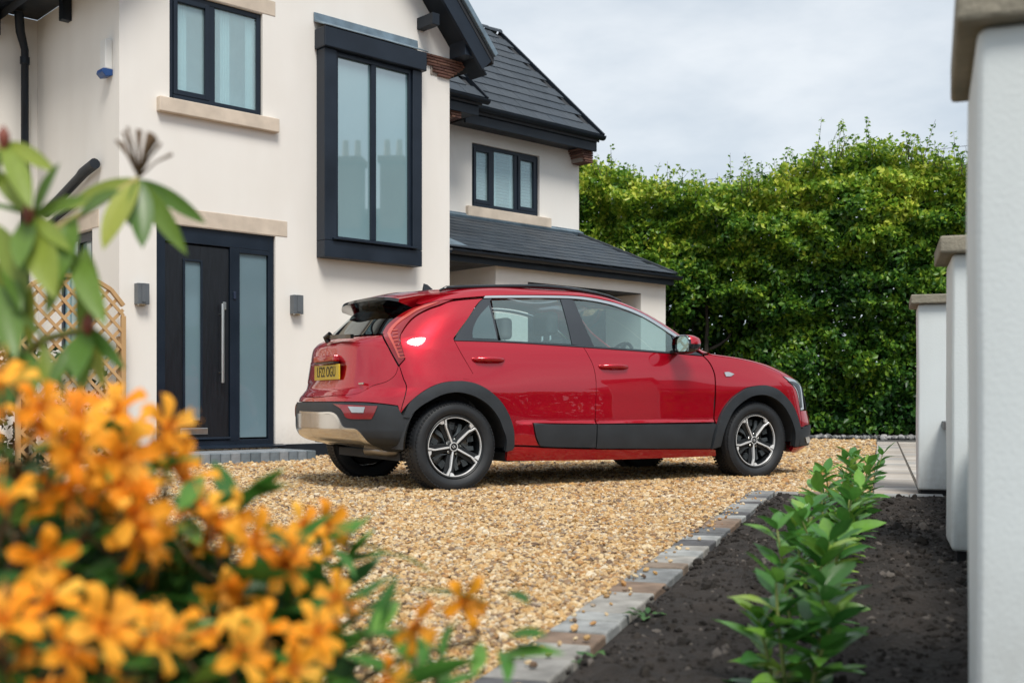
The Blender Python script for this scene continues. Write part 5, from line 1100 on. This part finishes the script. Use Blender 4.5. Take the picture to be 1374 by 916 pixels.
# low weeds
M_weed = leafmat('weed_leaf', [(0, (.03, .10, .03)), (1, (.09, .20, .05))], .5, .3, objrand=True)
WL = leaf_mesh('leaf', .04, .022, 4, .2, .2, wave=.1)
for px, py, lab, n in ((800, 896, 'low leafy weed on soil by the kerb, close to the flowers', 16), (868, 832, 'small weed sprig in the soil beside the kerb', 9), (1215, 676, 'small weed sprig on soil at the foot of the paving pier', 8)):
    p = ground_pt(px, py); o = tag(empty('weed', (p.x, p.y, -.01)), lab, 'weed', 'weeds in the planting bed')
    for k in range(n):
        a = random.uniform(0, 6.28); r_ = random.uniform(0, .05); obj('leaf', WL, M_weed, o, aim((r_*cos(a), r_*sin(a), .012+random.uniform(0, .02)), (cos(a), sin(a), random.uniform(.1, .7)), s=random.uniform(.7, 1.3)))

# orange azalea in front of the camera
def petal_mesh(L, W):
    V, F = [], []; n = 7
    for i in range(n+1):
        t = i/n; w = W/2*(.30+.70*math.sin(pi*min(1, t*.80+.10))**1.2)*(1-max(0, t-.72)**1.3*4.2) if t < 1 else W*.03; r = L*(.10+.90*math.sin(t*1.45)/math.sin(1.45)); z = L*(.55*t**.8-.55*max(0, t-.45)**1.6*2.0)
        for j in range(5): u = (j-2)/2; V.append((u*w, r, z+.20*w*abs(u)**1.5+.0016*math.sin(t*11+j)))
    for i in range(n):
        for j in range(4): a = i*5+j; F.append((a, a+1, a+6, a+5))
    me = bpy.data.meshes.new('petal'); me.from_pydata(V, [], F); me.polygons.foreach_set('use_smooth', [True]*len(F)); return me
M_petal = leafmat('orange_petal', [(0, (.86, .27, .014)), (.4, (.90, .36, .022)), (.75, (.93, .43, .04)), (1, (.95, .52, .07))], .6, .34, objrand=True, spec=.2)
M_throat = mat('flower_throat', (.75, .28, .03), .6, col2=(.85, .42, .05), scale=60)
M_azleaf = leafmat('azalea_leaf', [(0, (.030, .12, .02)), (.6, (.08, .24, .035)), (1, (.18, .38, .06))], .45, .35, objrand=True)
M_azstem = mat('azalea_stem', (.12, .08, .04), .8, var=.25)
PT = [petal_mesh(.040, .018), petal_mesh(.042, .020)]; THm = MB().lathe([(-.012, .0012), (-.004, .003), (.004, .006), (.010, .0085)], 10, 'z')
for k in range(6): a = k*1.05; THm.tube([(0, 0, 0), (.004*cos(a), .004*sin(a), .02), (.012*cos(a), .012*sin(a), .042)], [.0006]*3, 4)
THm = THm.mesh('flower', smooth=True); THm.materials.append(M_throat)
for me in PT: me.materials.append(M_petal)
AL = [leaf_mesh('leaf', .078, .020, 5, .25, d) for d in (.1, .35)]
az = tag(empty('azalea_bush', (-.55, 1.25, 0)), 'azalea bush covered in bright orange trumpet flowers', 'shrub')
AO = Vector(az.location); nfl = 0
def flower(p, d, s):
    M = Matrix.Identity(4); d = Vector(d).normalized(); M = d.to_track_quat('Z', 'Y').to_matrix().to_4x4() @ Matrix.Rotation(random.uniform(0, 6.28), 4, 'Z') @ Matrix.Diagonal((s, s, s, 1)); M.translation = Vector(p)-AO
    f = obj('flower', THm, None, az, M); me = random.choice(PT)
    for k in range(5): obj('petal', me, None, f, Matrix.Rotation(2*pi*k/5+random.gauss(0, .10), 4, 'Z') @ Matrix.Rotation(random.gauss(0, .14), 4, 'X'))
def azleaf(p, d, s): obj('leaf', random.choice(AL), M_azleaf, az, aim(Vector(p)-AO, d, s=s, roll=random.gauss(0, .6)))
clusters = [(8,572,.98,5),(62,612,1.02,4),(120,610,1.05,4),(168,585,1.12,4),(200,628,1.16,5),(140,695,1.04,4),(243,692,1.14,4),(285,738,1.10,4),(335,760,1.14,4),
            (385,802,1.12,3),(25,735,.94,3),(75,860,.88,4),(10,885,.86,4),(135,885,.90,4),(260,890,.94,4),(325,900,.97,3),(380,880,1.02,3),(455,905,1.08,3),(405,705,1.25,1),(434,708,1.28,1),(505,815,1.10,2),(621,806,1.22,1),]
stem = MB(); root = [Vector((-.62+random.gauss(0, .10), 1.22+random.gauss(0, .09), -.03)) for _ in range(9)]
for (px, py, Y, k) in clusters:
    c = ray_pt(px, py, Y); r0 = min(root, key=lambda r: (Vector((c.x, c.y, 0))-r).length+random.uniform(0, .12)); mid = r0.lerp(c, .55)+Vector((random.gauss(0, .03), random.gauss(0, .03), .04)); base_ = c+Vector((random.gauss(0, .01), .02, -.045))
    pts_ = [r0, r0.lerp(mid, .5)+Vector((0, 0, .03)), mid, mid.lerp(base_, .55)+Vector((0, 0, .02)), base_]; stem.tube(pts_, [.007, .006, .005, .004, .003], 6)
    for i in range(k):
        an_ = 2*pi*i/k+random.gauss(0, .35); out = Vector((cos(an_)*.85, -.55+random.gauss(0, .25), sin(an_)*.75+.25)).normalized(); sp_ = .040 if k > 1 else .0
        p = c+Vector((out.x*sp_*1.35, out.y*sp_*1.2, out.z*sp_)); flower(p, out, random.uniform(.66, .90)); stem.tube([base_, base_.lerp(p, .6)+Vector((0, 0, -.004)), p-out*.011], [.0022, .0018, .0014], 5); nfl += 1
    for i in range(8):
        a = random.uniform(0, 6.28); azleaf(base_+Vector((random.gauss(0, .03), -.02, random.uniform(-.05, .05))), (cos(a), sin(a), random.uniform(-.2, .6)), random.uniform(.8, 1.25))
for (px, py, Y, n, s) in ((325,655,1.2,9,1.1),(420,760,1.2,12,1.2),(455,790,1.15,10,1.25),(380,730,1.2,8,1.1),(470,700,1.3,5,.8),(500,850,1.1,6,1.1),(560,880,1.15,7,1.0),(600,835,1.22,4,.8)):
    c = ray_pt(px, py, Y); b0 = c+Vector((-.02, .0, -.10)); stem.tube([b0, c], [.003, .002], 5)
    r0 = min(root, key=lambda r: (Vector((c.x, c.y, 0))-r).length); stem.tube([r0, r0.lerp(b0, .6)+Vector((0, 0, .03)), b0], [.006, .004, .003], 5)
    for i in range(n):
        a = random.uniform(0, 6.28); azleaf(b0.lerp(c, random.random()), (cos(a)*.8, sin(a)*.8, random.uniform(.2, 1.0)), s*random.uniform(.75, 1.15))
stem.build('branches', M_azstem, az, Matrix.Translation(-AO), smooth=True)
# dense inner leaves of the bush, too many to count
n = 3600; C, Dv = [], []
while len(C) < n:
    px, py = random.uniform(-60, 470), random.uniform(640, 1000); lim = np.interp(px, [-60, 100, 260, 380, 470], [600, 660, 735, 800, 900])
    if py < lim: continue
    C.append(ray_pt(px, py, random.uniform(1.10, 1.42))); Dv.append((random.gauss(0, 1), random.gauss(-.3, .8), random.gauss(.25, .7)))
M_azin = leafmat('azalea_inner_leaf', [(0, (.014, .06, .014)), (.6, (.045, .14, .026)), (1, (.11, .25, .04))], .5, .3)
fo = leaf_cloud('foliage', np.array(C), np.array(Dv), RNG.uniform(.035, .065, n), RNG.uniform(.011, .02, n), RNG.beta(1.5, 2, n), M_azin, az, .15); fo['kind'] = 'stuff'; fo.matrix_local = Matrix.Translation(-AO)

# rhododendron branch reaching in from the left
rh = tag(empty('rhododendron_bush', (-.78, 1.30, 0)), 'rhododendron branches with long drooping leathery green leaves', 'shrub'); RO = Vector(rh.location)
M_rleaf = leafmat('rhododendron_leaf', [(0, (.08, .18, .03)), (.5, (.18, .29, .05)), (.8, (.30, .38, .065)), (1, (.42, .45, .08))], .34, .38, objrand=True, spec=.5)
M_rtwig = mat('rhododendron_twig', (.30, .26, .08), .7, var=.25)
RLm = {}
def rleaf(b, t, Yb, Yt, w, roll=0.0, dr=.12):
    w *= .76
    p, q = ray_pt(*b, Yb), ray_pt(*t, Yt); L = (q-p).length; w = round(w, -1)+2; key = (round(w/100, 2), dr)
    if key not in RLm: RLm[key] = leaf_mesh('leaf', 1.0, w/100.0, 8, .22, dr, .2)
    up = Vector((0, -.75, .65)) if abs((q-p).normalized().dot(Vector((0, -.75, .65)).normalized())) < .95 else Vector((1, 0, 0))
    obj('leaf', RLm[key], M_rleaf, rh, aim(p-RO, q-p, up, s=L, roll=roll))
c1 = (186, 240)
for tip, Yt, w, ro in (((132,325),1.26,38,.1),((192,326),1.28,34,-.3),((246,338),1.30,30,.4),((280,298),1.36,24,.5),((78,276),1.34,24,-.5),((228,270),1.34,30,.6),((170,300),1.30,34,0)):
    rleaf(c1, tip, 1.32, Yt, w, ro)
for b, t, w, ro in (((42,290),(-25,265),26,.3),((45,290),(70,218),26,.5),((40,290),(-20,215),30,-.4),((42,292),(66,390),36,.2),((38,292),(10,405),38,-.2),((46,290),(88,330),30,.4),((10,190),(68,224),26,.4),((5,188),(40,268),28,-.2),((0,200),(-30,290),30,0),
                    ((118,440),(48,450),30,.5),((118,440),(98,500),34,0),((120,438),(160,492),30,.6),((122,440),(112,330),34,.2),((116,442),(60,520),30,-.3),((95,335),(126,400),32,.3),((92,338),(60,420),32,-.3),((30,470),(40,530),34,0),((28,472),(-15,440),30,.4),((26,474),(8,540),34,.2),((90,260),(60,300),26,.2),((15,340),(30,440),34,.3),((-5,380),(20,470),34,-.2),((42,290),(20,350),34,.1),((44,290),(110,262),24,.6),((118,440),(140,520),32,-.2),((60,455),(20,410),28,.3),((100,290),(75,370),34,.1),((106,288),(150,250),24,.5),((-10,300),(30,380),34,.2),((0,500),(-20,570),34,.1))+tuple(((bx+random.uniform(-8, 8), by), (bx+random.uniform(-50, 50), by+random.uniform(60, 105)), random.uniform(26, 34), random.uniform(-.5, .5)) for bx, by in ((118,440),(94,336),(42,290),(60,455),(28,472),(10,345),(70,338),(5,400),(100,400),(80,470),(-5,300),(42,290),(118,440),(20,430),(50,380),(-10,350),(94,336))):
    rleaf(b, t, 1.22, 1.20+random.uniform(-.05, .05), w, ro)
m = MB()
for P in ([(-60,560,1.32),(-10,440,1.3),(40,330,1.28),(105,290,1.30),(186,240,1.32)], [(-60,520,1.28),(-20,420,1.25),(10,345,1.23),(42,290,1.22)], [(-60,560,1.3),(0,500,1.26),(60,455,1.24),(118,440,1.22)], [(-80,500,1.3),(-40,330,1.28),(5,190,1.22)], [(-60,600,1.3),(0,520,1.25),(28,472,1.22)], [(40,330,1.28),(70,338,1.25),(94,336,1.22)]):
    m.tube([ray_pt(*p)-RO for p in P], [.008, .0065, .005, .0042, .0036][:len(P)], 7)
m.tube([Vector((-.02, .02, -.03)), ray_pt(-60, 560, 1.31)-RO], [.014, .008], 8); m.build('branch', M_rtwig, rh, smooth=True)
m = MB()      # spent flower truss: a burst of stalks
c = ray_pt(186, 238, 1.32)-RO
for k in range(16):
    a = random.uniform(-1.2, 1.2); e = c+Vector((sin(a)*.035, random.gauss(0, .015), cos(a)*.045+.012)); m.tube([c, c.lerp(e, .5)+Vector((0, 0, .004)), e], [.0014, .0012, .0022], 5)
m.build('seed_head', mat('dry_brown', (.10, .06, .03), .9, var=.3), rh, smooth=True)
for px, py in ((38, 288), (118, 436), (5, 186)):
    c = ray_pt(px, py, 1.21)-RO; MB().lathe([(-.012, .002), (-.004, .006), (.004, .007), (.014, .001)], 8, 'z', tuple(c)).build('bud', mat('red_bud', (.20, .05, .03), .6) if 'red_bud' not in bpy.data.materials else bpy.data.materials['red_bud'], rh, smooth=True)
# telephone wire beyond the hedge
tag(MB().tube([(-6, 34, 6.2), (6.5, 33.5, 7.35), (13.4, 33.1, 8.2), (24, 32.6, 9.4), (32, 32.4, 10.2)], .007, 5).build('telephone_wire', M_dark, None), 'thin dark telephone wire crossing the sky behind the hedge', 'wire')
for x, y, z in ((-6, 34, 6.2), (32, 32.4, 10.2)):
    tag(MB().tube([(0, 0, -.05), (0, 0, z+.25)], [.12, .09], 10).build('telegraph_pole', M_bark, None, Matrix.Translation((x, y, 0)), smooth=True, angle=40), 'timber telegraph pole carrying the wire behind the '+('house' if x < 0 else 'right end of the hedge'), 'pole', 'telegraph poles')
